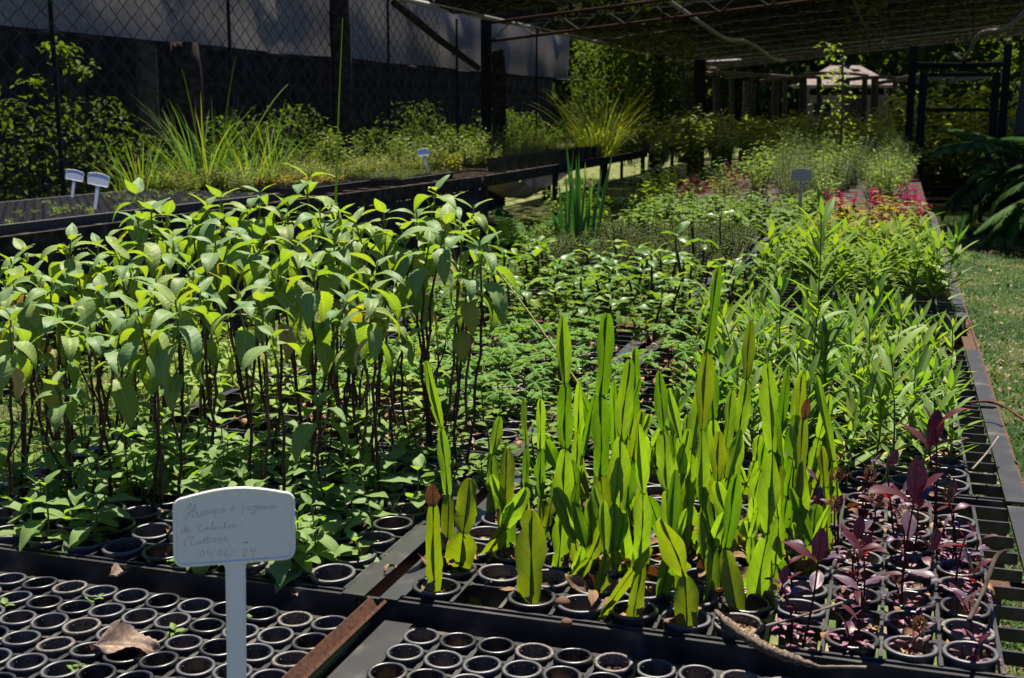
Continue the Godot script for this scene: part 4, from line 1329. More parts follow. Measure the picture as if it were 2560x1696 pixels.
func build_gate_and_far() -> void:
	# gate posts and door frame at the end of the lawn
	for q in [[2268.0, "black steel gate post beside the grey-green herb bed"], [2500.0, "black steel gate post beside the ferns"]]:
		var p := on_z(q[0], 400, -20.4)
		var b := MB.new()
		b.box(Transform3D(Basis.IDENTITY, Vector3(0, 1.24, 0)), Vector3(0.115, 2.48, 0.115))
		b.box(Transform3D(Basis.IDENTITY, Vector3(0, 0.03, 0)), Vector3(0.24, 0.06, 0.24))
		solo("gate_post", q[1], "post", b.mesh(), M.dark_steel, Transform3D(Basis.IDENTITY, Vector3(p.x, 0, p.z)))
	var pl := on_z(2283, 500, -20.0)
	var pr := on_z(2477, 500, -20.0)
	var gate := thing("garden_gate", "open-framed dark steel gate at the end of the lawn path", "gate", Vector3(pl.x, 0, -20.0))
	var gw := pr.x - pl.x
	bar(gate, "stile", Vector3(0.045, 1.05, 0), Vector3(0.12, 2.02, 0.06), M.dark_steel)
	bar(gate, "stile", Vector3(gw - 0.045, 1.05, 0), Vector3(0.12, 2.02, 0.06), M.dark_steel)
	for y in [0.09, 0.29, 1.5, 2.03]:
		bar(gate, "crossbar", Vector3(gw / 2, y, 0), Vector3(gw - 0.22, 0.06, 0.05), M.dark_steel)
	for k in 2:
		bar(gate, "hinge", Vector3(-0.02, 0.5 + k * 1.0, 0.0), Vector3(0.05, 0.10, 0.03), M.steel)
	var lt := MB.new()
	lt.tube(PackedVector3Array([Vector3(-0.12, 2.2, -0.35), Vector3(gw / 2, 2.18, -0.35), Vector3(gw + 0.12, 2.2, -0.35)]), taper(0.045, 0.045, 2), 8, Color.WHITE, Color.WHITE)
	solo("gate_lintel", "dark round lintel pole between the gate posts", "beam", lt.mesh(), M.dark_steel, Transform3D(Basis.IDENTITY, Vector3(pl.x, 0, -20.0)))
	# pergola of pale posts and white-barked poles behind
	var px := [1795, 1830, 1862, 1885, 1935, 1960, 2005, 2050, 2115, 2160, 2187, 2240]
	for k in px.size():
		var p := on_z(px[k], 220, -33.0 - (k % 3) * 2.0)
		var b := MB.new()
		b.tube(curve(Vector3.ZERO, Vector3(rng.randf_range(-0.05, 0.05), 2.35, 0), Vector3(0.03, 0, 0), 4), taper(0.13 if k % 2 == 0 else 0.08, 0.10 if k % 2 == 0 else 0.07, 4), 8, Color.WHITE, Color.WHITE)
		solo("pergola_post", "weathered grey post of the far pergola", "post", b.mesh(), M.post, Transform3D(Basis.IDENTITY, Vector3(p.x, 0, p.z)), "posts of the far pergola")
	for k in 7:
		var p := on_z(1800 + k * 95, 189 + (k % 3) * 6, -33.0 - (k % 2) * 2.0)
		var b := MB.new()
		b.tube(curve(Vector3(-0.9, rng.randf_range(-0.1, 0.1), 0.3), Vector3(0.9, rng.randf_range(-0.1, 0.1), -0.3), Vector3(0, 0.06, 0.1), 6), taper(0.055, 0.04, 6), 7, Color.WHITE, Color.WHITE)
		solo("pergola_pole", "crooked grey pole lying across the far pergola posts", "pole", b.mesh(), M.old_wood, Transform3D(Basis.IDENTITY, p), "poles on the far pergola")
	for k in 5:
		var p := on_z(2290 + k * 45, 200 + (k % 2) * 5, -27.0)
		var b := MB.new()
		b.tube(curve(Vector3(-0.4, 0, 0), Vector3(0.4, 0.08, 0), Vector3(0, 0.05, 0), 4), taper(0.05, 0.04, 4), 7, Color.WHITE, Color.WHITE)
		solo("fence_pole", "pale bark pole forming a rail seen through the gate", "pole", b.mesh(), M.pipe, Transform3D(Basis.IDENTITY, p), "pale rails behind the gate")
	# house
	var hp := on_z(2110, 260, -52.0)
	var house := thing("house", "low house with a pale hipped roof among the trees", "house", Vector3(hp.x, 0, -52.0))
	house.scale = Vector3(0.62, 1.0, 0.8)
	var wl := MB.new()
	wl.box(Transform3D(Basis.IDENTITY, Vector3(0, 1.05, -2.5)), Vector3(5.6, 2.1, 4.6))
	part(house, "wall", wl.mesh(), M.house_wall)
	var rf := MB.new()
	var q := [Vector3(-3.3, 2.45, 0.4), Vector3(3.4, 2.45, 0.4), Vector3(3.4, 2.45, -5.4), Vector3(-3.3, 2.45, -5.4), Vector3(-1.2, 3.35, -2.5), Vector3(0.8, 3.35, -2.5)]
	for f in [[0, 4, 5, 1], [1, 5, 2], [2, 5, 4, 3], [3, 4, 0]]:
		var ids := []
		for e in f: ids.append(rf.vert(q[e], Vector2.ZERO, Color.WHITE))
		rf.tri(ids[0], ids[1], ids[2])
		if ids.size() == 4: rf.tri(ids[0], ids[2], ids[3])
	for e in 4:
		rf.tube(PackedVector3Array([q[e], q[(e + 1) % 4]]), taper(0.08, 0.08, 1), 6, Color.WHITE, Color.WHITE)
	part(house, "roof", rf.mesh(), M.roof_tile)
	bar(house, "door", Vector3(0.9, 1.0, -0.17), Vector3(1.0, 1.9, 0.06), M.dark_wood)
	bar(house, "window", Vector3(-1.4, 1.3, -0.17), Vector3(1.1, 0.9, 0.06), M.dark_steel)
	for x in [1.9, 2.6, -2.3]:
		bar(house, "veranda_post", Vector3(x, 1.2, 0.25), Vector3(0.16, 2.4, 0.16), M.post)
	# trees behind everything
	var spots := []
	for k in 15:
		spots.append(Vector3(-34 + k * 4.6 + rng.randf_range(-1, 1), 0, -62 - (k % 3) * 5))
	for k in 4:
		spots.append(Vector3(13 + (k % 2) * 4, 0, -30 - k * 8))
	var protos := []
	for k in spots.size():
		if k < 3:
			var tm := tree_mesh(13.0, 4.2, 5200, 0.42, Color(0.040, 0.065, 0.018), Color(0.075, 0.11, 0.028))
			var o := thing("background_tree", "tall dark-leaved tree in the wood behind the nursery", "tree", spots[k], "trees of the wood behind the nursery")
			part(o, "crown", tm[0], M.foliage)
			part(o, "trunk", tm[1], M.bark)
			protos.append(o)
		else:
			copy(protos[k % 3], "background_tree", spots[k], rng.randf() * TAU, rng.randf_range(0.85, 1.25))
	# wooded hill closing the view
	var hl := MB.new()
	for a in 41:
		for c in 9:
			var hx := lerpf(-130.0, 130.0, a / 40.0)
			var hz := lerpf(-64.0, -130.0, c / 8.0)
			hl.vert(Vector3(hx, -0.5 + 30.0 * pow(c / 8.0, 0.6) + (2.0 * sin(hx * 0.13) + 1.5 * sin(hx * 0.31 + c)) * minf(1.0, c * 0.5), hz), Vector2.ZERO, Color.WHITE)
	for a in 40:
		for c in 8:
			var hq := a * 9 + c
			hl.quad(hq, hq + 1, hq + 10, hq + 9)
	var hill := solo("hill", "dark wooded hillside behind the nursery", "hill", hl.mesh(), textured(noise_texture(256, [[0.0, Color(0.012, 0.022, 0.007)], [0.5, Color(0.028, 0.046, 0.013)], [0.8, Color(0.055, 0.080, 0.022)]], 0.05, 23, 5), 1.0, 0.09, 0.0))
	hill.set_meta("kind", "structure")
	# the wood's edge, one mass
	var wd := MB.new()
	for k in 26000:
		var wx := rng.randf_range(-40.0, 30.0)
		var wy := rng.randf_range(0.0, 1.0)
		var top := 8.5 + 1.6 * sin(wx * 0.7) + 1.1 * sin(wx * 1.9 + 1.0)
		var wz := -56.5 - 2.5 * rng.randf() + 1.3 * sin(wx * 1.1 + wy * 4.0)
		var col := Color(0.040, 0.065, 0.018).lerp(Color(0.075, 0.105, 0.028), rng.randf())
		wd.leaf(leaf_xf(Vector3(wx, top * wy, wz), rng.randf() * TAU, rng.randf_range(-1.0, 0.5)), rng.randf_range(0.35, 0.7), 0.34, 2, 2, 2, 0, 0.5, 0.3, 0, col, col)
	solo("woodland", "dark wood edge closing the view beyond the house", "wood", wd.mesh(), M.foliage, Transform3D(), "", "stuff")
	# creeper-covered dark posts at the far left of the tunnel
	var cp := MB.new()
	for k in 5200:
		var p := on_z(rng.randf_range(1430, 1730), rng.randf_range(80, 330), rng.randf_range(-24.5, -27.0))
		if p.y < 0.3: continue
		var col := Color(0.040, 0.07, 0.018).lerp(Color(0.08, 0.12, 0.025), rng.randf())
		if rng.randf() < 0.006: col = Color(0.20, 0.03, 0.02)
		cp.leaf(leaf_xf(p, rng.randf() * TAU, rng.randf_range(-1.0, 0.4)), rng.randf_range(0.06, 0.13), 0.055, 2, 2, 2, 0, 0.5, 0.3, 0, col, col)
	var crp := thing("creeper", "dark creeper swallowing the fence end below the eave", "creeper", Vector3.ZERO)
	part(crp, "foliage", cp.mesh(), M.foliage)
	for e in [[1640.0, -27.0], [1745.0, -30.0], [1712.0, -36.0]]:
		var p := on_z(e[0], 250, e[1])
		var b := MB.new()
		b.tube(curve(Vector3.ZERO, Vector3(0.02, 2.7, 0), Vector3(0.02, 0, 0), 4), taper(0.17, 0.15, 4), 9, Color.WHITE, Color.WHITE)
		solo("log_post", "black log upright at the creeper end of the tunnel", "post", b.mesh(), M.dark_wood, Transform3D(Basis.IDENTITY, Vector3(p.x, 0, p.z)), "log uprights at the creeper end")
	var bm := MB.new()
	bm.tube(PackedVector3Array([on_z(1712, 160, -36.0), on_z(1780, 158, -36.2), on_z(1852, 153, -36.4)]), taper(0.09, 0.08, 2), 8, Color.WHITE, Color.WHITE)
	solo("cross_beam", "pale beam on the black log uprights below the roof", "beam", bm.mesh(), M.steel)
	# ferns and trunk right of the path
	var fern_spots := [[on_y(2520, 575, 0), 1.75, 34, "big dark fern clump at the lawn's shaded edge"], [on_y(2600, 640, 0), 1.4, 26, "dark fern clump in front of the big fern"], [on_y(2470, 520, 0), 1.5, 24, "dark fern clump reaching across the gate"]]
	for fs in fern_spots:
		var o := thing("fern", fs[3], "fern", fs[0] + Vector3(0.35, 0, 0))
		var sx := MB.new()
		sx.tube(curve(Vector3.ZERO, Vector3(0, 0.75, 0), Vector3(0.03, 0, 0), 4), taper(0.06, 0.05, 4), 9, Color(0.02, 0.015, 0.01), Color(0.03, 0.022, 0.015))
		part(o, "trunk", sx.mesh(), M.bark)
		var fr := [frond_mesh(fs[1], 1.3), frond_mesh(fs[1] * 0.85, 1.8), frond_mesh(fs[1] * 0.9, 0.9)]
		for k in fs[2]:
			part(o, "frond", fr[k % 3], M.fern, leaf_xf(Vector3(0, 0.72, 0), k * 2.39996, rng.randf_range(-0.3, 1.1), rng.randf_range(0.75, 1.05)))
	var tk := MB.new()
	var tp := on_z(2545, 300, -17.5)
	tk.tube(curve(Vector3.ZERO, Vector3(0.15, 4.5, 0), Vector3(0.08, 0, 0), 7), taper(0.16, 0.12, 7), 12, Color(0.09, 0.085, 0.07), Color(0.11, 0.10, 0.085))
	var tr := thing("shade_tree", "grey tree trunk rising behind the ferns", "tree", Vector3(tp.x, 0, -17.5))
	part(tr, "trunk", tk.mesh(), M.bark)
	var cm := tree_mesh(3.4, 2.4, 2600, 0.16, Color(0.03, 0.06, 0.015), Color(0.08, 0.13, 0.03))
	part(tr, "crown", cm[0], M.foliage, Transform3D(Basis.IDENTITY, Vector3(0.6, 3.2, 0)))

# ---------------------------------------------------------------- trays filled
const PX := 0.0692
const PZ := 0.0715
const SX := 0.0512
const SZ := 0.0540

func in_view(p: Vector3, pad := 120.0) -> bool:
	var d := p - cam_at
	var depth := d.dot(fw)
	if depth < 0.2: return false
	var x := 1280.0 + 3000.0 * d.dot(rt) / depth
	var y := 848.0 - 3000.0 * d.dot(up) / depth
	return x > -pad and x < 2560 + pad and y > -pad and y < 1696 + pad

func build_trays() -> void:
	# small tube trays in front, either side of the rusty rail
	make_tray("black tray of small empty tubes under the white sign", -0.683 + SX / 2 - 13 * SX, 13, SX, -1.375 + 9 * SZ, 9, SZ, TS, 0.02, 0.022, 0.0, true, 0.007)
	make_tray("black tray of small empty tubes before the winged stems", -0.588 + 0.008, 16, SX, -1.378 + 7 * SZ, 7, SZ, TS, 0.040, 0.02, 0.0, true, 0.007)
	var la := "small black tube with little soil in the tray under the sign"
	var ga := "small tubes in the tray under the sign"
	for c in 13:
		for r in 9:
			var p := Vector3(-0.683 - c * SX, TS, -1.375 + SZ / 2 + r * SZ)
			if not in_view(p, 60): continue
			pot(p.x, p.y, p.z, false, la, ga, rng.randf_range(0.1, 0.85))
	var lb := "small black tube with crumbs of soil in the tray beside the rusty rail"
	var gb := "small tubes in the tray beside the rusty rail"
	for c in 16:
		for r in 7:
			var p := Vector3(-0.580 + SX / 2 + c * SX, TS, -1.378 + SZ / 2 + r * SZ)
			if not in_view(p, 60): continue
			pot(p.x, p.y, p.z, false, lb, gb, rng.randf_range(0.25, 0.95))
	# big trays, two columns wide
	var zrow := [-1.4215, -2.1215, -2.8215, -4.06, -4.76, -5.46, -6.16, -6.86, -7.56]
	var near_names := ["first", "second", "third", "fourth", "fifth", "sixth", "seventh", "eighth", "ninth"]
	for k in zrow.size():
		make_tray("black lattice tray, %s along the lawn side of the long bench" % near_names[k], -0.6086, 11, PX, zrow[k], 9, PZ, T, 0.026, 0.034, 0.052, k == 0)
		make_tray("black lattice tray, %s along the inner side of the long bench" % near_names[k], -0.7310 + PX / 2 - 11 * PX, 11, PX, zrow[k], 9, PZ, T, 0.024, 0.034, 0.0, false)
	var lp := ["big black tube pot holding a winged stem or purple plant", "big black tube pot under the tall brown-stemmed herbs", "big black tube pot in the lance-leaf plants' tray", "big black tube pot among the lobed-leaf plants", "big black tube pot in the third tray"]
	var gp := ["big tubes of the first lawn-side tray", "big tubes under the tall herbs", "big tubes of the second lawn-side tray", "big tubes among the lobed-leaf plants", "big tubes of the third trays"]
	for c in 11:
		for r in 9:
			var x := -0.574 + c * PX
			var z: float = zrow[0] - PZ / 2 - r * PZ
			if not (r == 0 and c == 1) and rng.randf() < 0.93:
				pot(x, T, z, true, lp[0], gp[0], rng.randf_range(0.62, 1.0))
			var xl := -0.731 - c * PX
			if in_view(Vector3(xl, T, z), 40) and (r < 6 or c < 7):
				pot(xl, T, z, true, lp[1], gp[1], rng.randf_range(0.5, 1.0))
			z = zrow[1] - PZ / 2 - r * PZ
			if c > 7 or (c > 3 and r < 5) or (c < 4 and r < 2):
				pot(x, T, z, true, lp[2], gp[2], rng.randf_range(0.4, 0.9))
			if c < 5 and (r > 2 or c < 3):
				pot(xl, T, z, true, lp[3], gp[3], rng.randf_range(0.4, 0.9))
			z = zrow[2] - PZ / 2 - r * PZ
			if c > 9:
				pot(x, T, z, true, lp[4], gp[4], rng.randf_range(0.3, 0.9))
			if c < 5 and r < 5:
				pot(xl, T, z, true, lp[4], gp[4], rng.randf_range(0.3, 0.9))

func plant_herbs() -> void:
	# heads seen in the photograph, as pixel x, y
	var k4 := 900.0 / 2075.0
	var heads := [[130, 460], [410, 390], [180, 580], [780, 130], [790, 290], [370, 480], [450, 610], [650, 440], [750, 510], [1190, 200], [1270, 150], [1290, 270], [1070, 560], [1010, 760], [1370, 690], [790, 800], [690, 960], [1520, 370], [1500, 120], [1780, 30], [1840, 230], [1620, 270], [1820, 540], [2040, 290], [170, 700], [1110, 300], [960, 250], [560, 430], [1700, 430], [1450, 430], [1240, 420], [60, 520], [20, 650], [300, 640], [900, 640], [1560, 560], [1000, 420], [1660, 200], [870, 220], [1420, 250], [1930, 420],
		[60, 860], [330, 800], [560, 690], [1150, 700], [1950, 240]]
	var heads2 := [[560, 110], [610, 180], [90, 270], [250, 240], [440, 250], [620, 300], [770, 210], [170, 680], [220, 540], [30, 430], [700, 320], [350, 330], [520, 420], [800, 420], [740, 560]]
	var all := []
	for h in heads: all.append(Vector2(h[0] * k4, 420 + h[1] * k4))
	for h in heads2: all.append(Vector2(850 + h[0] * k4, 420 + h[1] * k4))
	for h in all:
		var zt := lerpf(-2.30, -1.62, clampf((h.y - 440.0) / 330.0, 0, 1)) + rng.randf_range(-0.08, 0.08)
		var top := on_z(h.x, h.y, zt)
		var bx: float = -0.731 - round((-0.731 - top.x) / PX) * PX + rng.randf_range(-0.01, 0.01) + rng.randf_range(-0.02, 0.02)
		var bz: float = -1.457 - round((-1.457 - zt) / PZ) * PZ + rng.randf_range(-0.02, 0.02)
		hyssop(Vector3(minf(bx, -0.71), T - 0.02, bz), top, 5 + rng.randi() % 3, rng.randf_range(0.85, 1.18))
	for k in 30: # lower heads filling the stand
		var x := rng.randf_range(-1.75, -0.78)
		var z := rng.randf_range(-1.6, -2.35)
		var h := rng.randf_range(0.18, 0.36)
		hyssop(Vector3(x, T - 0.02, z), Vector3(x + rng.randf_range(-0.05, 0.05), T + h, z + rng.randf_range(-0.04, 0.04)), 3 + rng.randi() % 2, rng.randf_range(0.7, 0.95))
	for k in 120:
		var c := rng.randi() % 11
		var r := rng.randi() % 8
		var p := Vector3(-0.731 - c * PX + rng.randf_range(-0.015, 0.015), T - 0.015, -1.457 - r * PZ + rng.randf_range(-0.015, 0.015))
		if in_view(p, 80):
			young_herb(p, rng.randf_range(0.03, 0.14), rng.randf_range(0.9, 1.35))
	for k in 60:
		var p := Vector3(rng.randf_range(-1.65, -0.95), T - 0.015, rng.randf_range(-2.15, -2.75))
		young_herb(p, rng.randf_range(0.06, 0.16), rng.randf_range(0.8, 1.2), true)

func plant_wings() -> void:
	# foot x, y - tip x, y - width, joints, tone (2367-wide view)
	var list := [[1005, 1370, 1000, 1165, 62, 1, 1, 1.0], [1060, 1320, 1085, 1110, 78, 2, 2, 0.2], [1035, 1290, 985, 838, 36, 3, 0, 0.8], [1110, 1290, 1215, 1130, 52, 2, 0, 0.1], [1225, 1400, 1230, 1185, 84, 1, 2, 0.0], [1150, 1210, 1155, 965, 36, 3, 0, 0.3],
		[1170, 1290, 1172, 1040, 60, 2, 2, 0.3], [1290, 1365, 1400, 1200, 42, 2, 2, 0.4], [1290, 1310, 1300, 735, 46, 4, 0, 0.2], [1400, 1270, 1403, 728, 54, 3, 1, 0.6], [1365, 1440, 1500, 1270, 52, 1, 2, 0.4], [1460, 1450, 1475, 985, 44, 3, 0, 0.6],
		[1380, 1390, 1395, 1160, 46, 2, 0, 0.5], [1590, 1470, 1530, 1200, 76, 2, 2, 0.2], [1560, 1385, 1525, 860, 44, 4, 0, 0.4], [1640, 1340, 1660, 622, 40, 4, 0, 0.3], [1600, 1270, 1620, 905, 46, 3, 0, 0.2], [1740, 1400, 1775, 845, 54, 3, 0, 0.2],
		[1712, 1440, 1703, 1100, 54, 2, 1, 0.0], [1765, 1400, 1783, 1090, 32, 3, 0, 0.0], [1800, 1270, 1855, 868, 34, 3, 1, 0.1], [1660, 1240, 1735, 745, 40, 4, 0, 0.2], [1450, 1320, 1455, 835, 44, 3, 0, 0.3], [1480, 1350, 1490, 1010, 40, 3, 0, 0.4],
		[1560, 1310, 1570, 1015, 38, 3, 0, 0.1], [1250, 1260, 1250, 925, 28, 3, 0, 0.1], [1210, 1220, 1210, 922, 22, 3, 0, 0.2], [1330, 1230, 1340, 885, 30, 3, 0, 0.2], [1690, 1270, 1692, 905, 40, 3, 0, 0.1], [1600, 1340, 1500, 1150, 44, 2, 1, 0.5],
		[1740, 1310, 1662, 1000, 40, 3, 0, 0.1], [1795, 1260, 1800, 1100, 64, 1, 2, 0.0], [1650, 1200, 1640, 835, 36, 3, 0, 0.1], [1340, 1330, 1285, 1130, 44, 2, 1, 0.4], [1420, 1350, 1432, 1060, 38, 3, 0, 0.2], [1520, 1400, 1560, 1090, 44, 2, 1, 0.2], [1640, 1400, 1625, 1130, 40, 2, 0, 0.1], [1545, 1250, 1545, 900, 34, 3, 0, 0.1], [1265, 1210, 1265, 1010, 34, 2, 1, 0.2], [1450, 1230, 1500, 960, 34, 3, 0, 0.2], [1585, 1200, 1590, 960, 30, 3, 0, 0.1]]
	for w in list:
		var base := on_y(w[0] * S, w[1] * S, T - 0.012)
		var top := on_z(w[2] * S, w[3] * S, base.z + rng.randf_range(-0.03, 0.03))
		winged(base, top, w[4] * S * absf(base.z) * 1.04 / 3000.0, w[5], w[6], w[7])
	for k in 54:
		var x := rng.randf_range(-0.50, -0.04)
		var z := rng.randf_range(-1.56, -2.12)
		var h := rng.randf_range(0.06, 0.24) if z < -1.7 else rng.randf_range(0.04, 0.13)
		winged(Vector3(x, T - 0.012, z), Vector3(x + rng.randf_range(-0.04, 0.04), T + h, z + rng.randf_range(-0.03, 0.03)), rng.randf_range(0.016, 0.028), 2 + rng.randi() % 2, rng.randi() % 2, 0.3)

func plant_purples() -> void:
	var list := [[1850, 1500, 1890, 1300, 0, 0.95], [1965, 1510, 1975, 1275, 0, 0.95], [2085, 1420, 2098, 1165, 0, 1.35], [2245, 1500, 2262, 1400, 0, 0.6], [2165, 1290, 2150, 1045, 0, 1.25], [2240, 1310, 2248, 1245, 0, 0.8], [1840, 1400, 1830, 1260, 0, 0.8], [1985, 1260, 2005, 1090, 0, 0.75], [1955, 1330, 1955, 1185, 1, 0.6], [1850, 1290, 1842, 1075, 0, 0.6], [2150, 1290, 2160, 1000, 0, 1.2], [2075, 1300, 2075, 1085, 0, 0.7], [2200, 1300, 2205, 1160, 1, 0.7], [2140, 1380, 2138, 1270, 0, 0.9], [1960, 1420, 1965, 1280, 0, 0.9], [1990, 1250, 1990, 1110, 1, 0.5], [1935, 1270, 1935, 1115, 1, 0.5], [2255, 1390, 2262, 1330, 0, 0.75]]
	for q in list:
		var base := on_y(q[0] * S, q[1] * S, T - 0.012)
		var top := on_z(q[2] * S, q[3] * S, base.z)
		purple_plant(base, top.y - base.y, q[5] * 0.88, Vector3(top.x - base.x, 0, 0), q[4] == 1)
	for c in 4:
		for r in 9:
			if rng.randf() < 0.82:
				var p := Vector3(-0.091 + c * PX + rng.randf_range(-0.008, 0.008), T - 0.012, -1.457 - r * PZ + rng.randf_range(-0.008, 0.008))
				purple_plant(p, rng.randf_range(0.025, 0.085), rng.randf_range(0.4, 0.75), Vector3.ZERO, rng.randf() < 0.14)

func plant_lances() -> void:
	# the tall ones
	for q in [[1850, 1030, 1865, 470, 34, 1.15], [1790, 930, 1775, 640, 24, 1.0], [2165, 900, 2160, 745, 20, 0.9], [2150, 1010, 2180, 835, 22, 0.95], [1960, 900, 1965, 680, 20, 0.9], [2190, 1080, 2205, 880, 22, 0.95], [2060, 1110, 2065, 790, 26, 1.0], [1770, 1000, 1650, 700, 22, 1.0], [1930, 1040, 1900, 760, 24, 1.0], [2000, 980, 2010, 720, 22, 1.0]]:
		var base := on_y(q[0] * S, q[1] * S, T - 0.012)
		var top := on_z(q[2] * S, q[3] * S, base.z)
		lance_plant(base, top.y - base.y, q[4], q[5], Vector3(top.x - base.x, 0, 0))
	for k in 54:
		var p := Vector3(rng.randf_range(-0.46, 0.14), T - 0.012, rng.randf_range(-2.16, -2.75))
		if p.x > 0.08 and p.z > -2.3: continue
		lance_plant(p, rng.randf_range(0.10, 0.22), 15 + rng.randi() % 7, rng.randf_range(0.7, 1.0))
	for k in 42:
		var p := Vector3(rng.randf_range(-0.46, 0.10), T - 0.012, rng.randf_range(-2.85, -3.45))
		lance_plant(p, rng.randf_range(0.10, 0.20), 14 + rng.randi() % 6, rng.randf_range(0.8, 1.05))
	var v := []
	for k in 4:
		v.append(bush(0.25, 0.05, 2, 20, 0.090, 0.018, 1, Color(0.11, 0.20, 0.045), Color(0.19, 0.28, 0.05), 1.0, 0.8))
	scatter("lance_leaf_bush", "bushy narrow-leaved plant beyond the bare gap in the trays", "narrow-leaved bushes beyond the gap", v, M.foliage, grid_spots(-0.45, 0.17, -4.1, -5.6, 52, T - 0.01), 0.75, 1.15)
	lance_plant(on_y(2190 * S, 712 * S, T - 0.01), 0.25, 26, 1.25)

func plant_middle() -> void:
	for p in grid_spots(-1.25, -0.70, -2.30, -3.35, 34, T - 0.012):
		geranium(p, rng.randf_range(0.07, 0.12), rng.randf_range(0.9, 1.25))
	for p in grid_spots(-0.62, -0.44, -2.3, -3.3, 6, T - 0.012):
		geranium(p, rng.randf_range(0.07, 0.11), 1.0)
	for p in grid_spots(-1.48, -0.46, -3.30, -4.70, 78, T - 0.012):
		cutting(p, rng.randf_range(0.07, 0.15), rng.randf_range(0.75, 1.1))
	for q in [[1510, 720, 1500, 590], [1280, 690, 1285, 600], [1625, 640, 1590, 555], [1670, 600, 1665, 500], [1565, 620, 1570, 545]]:
		var b := on_y(q[0] * S, q[1] * S, T - 0.012)
		cutting(b, on_z(q[2] * S, q[3] * S, b.z).y - b.y, 1.25)
	var mv := []
	for k in 3: mv.append(bush(0.10, 0.055, 5, 7, 0.036, 0.022, 2, Color(0.07, 0.13, 0.026), Color(0.14, 0.20, 0.036), 0.3))
	scatter("round_leaf_seedling", "low round-leaved seedling filling the trays among the glossy cuttings", "round-leaved seedlings among the cuttings", mv, M.foliage, grid_spots(-1.48, -0.46, -3.35, -4.85, 64, T - 0.012), 0.8, 1.4)
	var nv := []
	for k in 3: nv.append(bush(0.09, 0.045, 4, 7, 0.034, 0.017, 2, Color(0.09, 0.17, 0.04), Color(0.16, 0.24, 0.05), 0.5))
	scatter("sprawling_seedling", "small sprawling green seedling on the tray beside the winged stems", "small seedlings beside the winged stems", nv, M.foliage, grid_spots(-0.95, -0.42, -1.75, -2.9, 46, T - 0.012), 0.7, 1.3)
	# bare stakes
	for q in [[1600, 640, 1600, 525], [1643, 620, 1643, 545], [1520, 600, 1522, 555], [1125, 745, 1125, 665], [1580, 720, 1565, 580]]:
		var b := on_y(q[0] * S, q[1] * S, T - 0.02)
		var t := on_z(q[2] * S, q[3] * S, b.z)
		var m := MB.new()
		m.tube(curve(Vector3.ZERO, t - b, Vector3(0.004, 0, 0), 4), taper(0.006, 0.005, 4), 6, BROWN, BROWN)
		solo("bare_stake", "bare dark cutting standing among the glossy cuttings", "stake", m.mesh(), M.bark, Transform3D(Basis.IDENTITY, b), "bare cuttings in the middle of the bench")
	# grey-green thyme, broad green seedlings, red-leaved plants on the far trays
	var v := []
	for k in 3: v.append(bush(0.13, 0.09, 14, 16, 0.016, 0.006, 2, Color(0.07, 0.11, 0.045), Color(0.13, 0.16, 0.07), 0.5))
	scatter("small_leaf_herb", "grey-green tiny-leaved herb cushion in the middle trays", "tiny-leaved herb cushions", v, M.foliage, grid_spots(-1.47, -0.62, -4.75, -6.3, 60, T - 0.01), 0.75, 1.3)
	v = []
	for k in 3: v.append(bush(0.15, 0.07, 4, 8, 0.060, 0.032, 2, Color(0.09, 0.17, 0.045), Color(0.16, 0.23, 0.07), 0.25))
	scatter("broad_leaf_seedling", "pale-green broad-leaved seedling before the tin-coloured tray edge", "broad-leaved seedlings on the far trays", v, M.foliage, grid_spots(-1.45, -0.45, -6.3, -8.3, 84, T - 0.01), 0.75, 1.15)
	v = []
	for k in 3: v.append(bush(0.20, 0.07, 4, 8, 0.055, 0.024, 2, Color(0.16, 0.20, 0.07), Color(0.25, 0.20, 0.05), 0.3))
	scatter("bronze_leaf_plant", "bronze-green leafy plant below the crimson plants", "bronze-green plants on the far trays", v, M.foliage, grid_spots(-0.40, 0.16, -5.7, -7.4, 44, T - 0.01), 0.8, 1.2)
	v = []
	for k in 3: v.append(bush(0.24, 0.055, 3, 9, 0.055, 0.024, 2, Color(0.12, 0.012, 0.045), Color(0.21, 0.022, 0.085), 0.6))
	var red := leafy(Color.WHITE, Color(1.2, 0.35, 1.0), 0.55, null, true)
	scatter("crimson_plant", "crimson-leaved plant at the lawn corner of the bench", "crimson plants at the bench corner", v, red, grid_spots(-0.42, 0.20, -6.0, -8.2, 30, T - 0.01), 0.7, 1.15)
	# beyond the bench: rosemary-like bed, red plants, grass, on low beds
	var bed := MB.new()
	bed.box(Transform3D(Basis.IDENTITY, Vector3(0, 0.36, 0)), Vector3(2.0, 0.72, 9.4))
	solo("raised_bed", "dark plank bed holding the grey-green bushes beyond the long bench", "planter", bed.mesh(), M.dark_wood, Transform3D(Basis.IDENTITY, Vector3(-0.75, 0, -14.6)))
	v = []
	for k in 3: v.append(bush(0.50, 0.20, 30, 34, 0.028, 0.0045, 1, Color(0.13, 0.19, 0.12), Color(0.23, 0.29, 0.20), 0.7))
	scatter("grey_bush", "grey-green needle-leaved bush on the bed beyond the bench", "grey-green bushes beyond the bench", v, M.foliage, grid_spots(-1.3, 0.25, -9.9, -18.5, 40, 0.72), 0.8, 1.4)
	var mixed := []
	for k in 4: mixed.append(bush(0.42, 0.16, 12, 13, 0.05, 0.020, 1 + k % 2, Color(0.11, 0.19, 0.05), Color(0.22, 0.30, 0.08), 0.6))
	scatter("mixed_herb", "bushy mid-green herb growing between the grey-green bushes", "mid-green herbs between the grey bushes", mixed, M.foliage, grid_spots(-1.5, 0.2, -9.6, -19.0, 46, 0.72), 0.7, 1.4)
	v = []
	for k in 3: v.append(bush(0.42, 0.10, 6, 12, 0.055, 0.026, 2, Color(0.06, 0.010, 0.022), Color(0.13, 0.014, 0.04), 0.5))
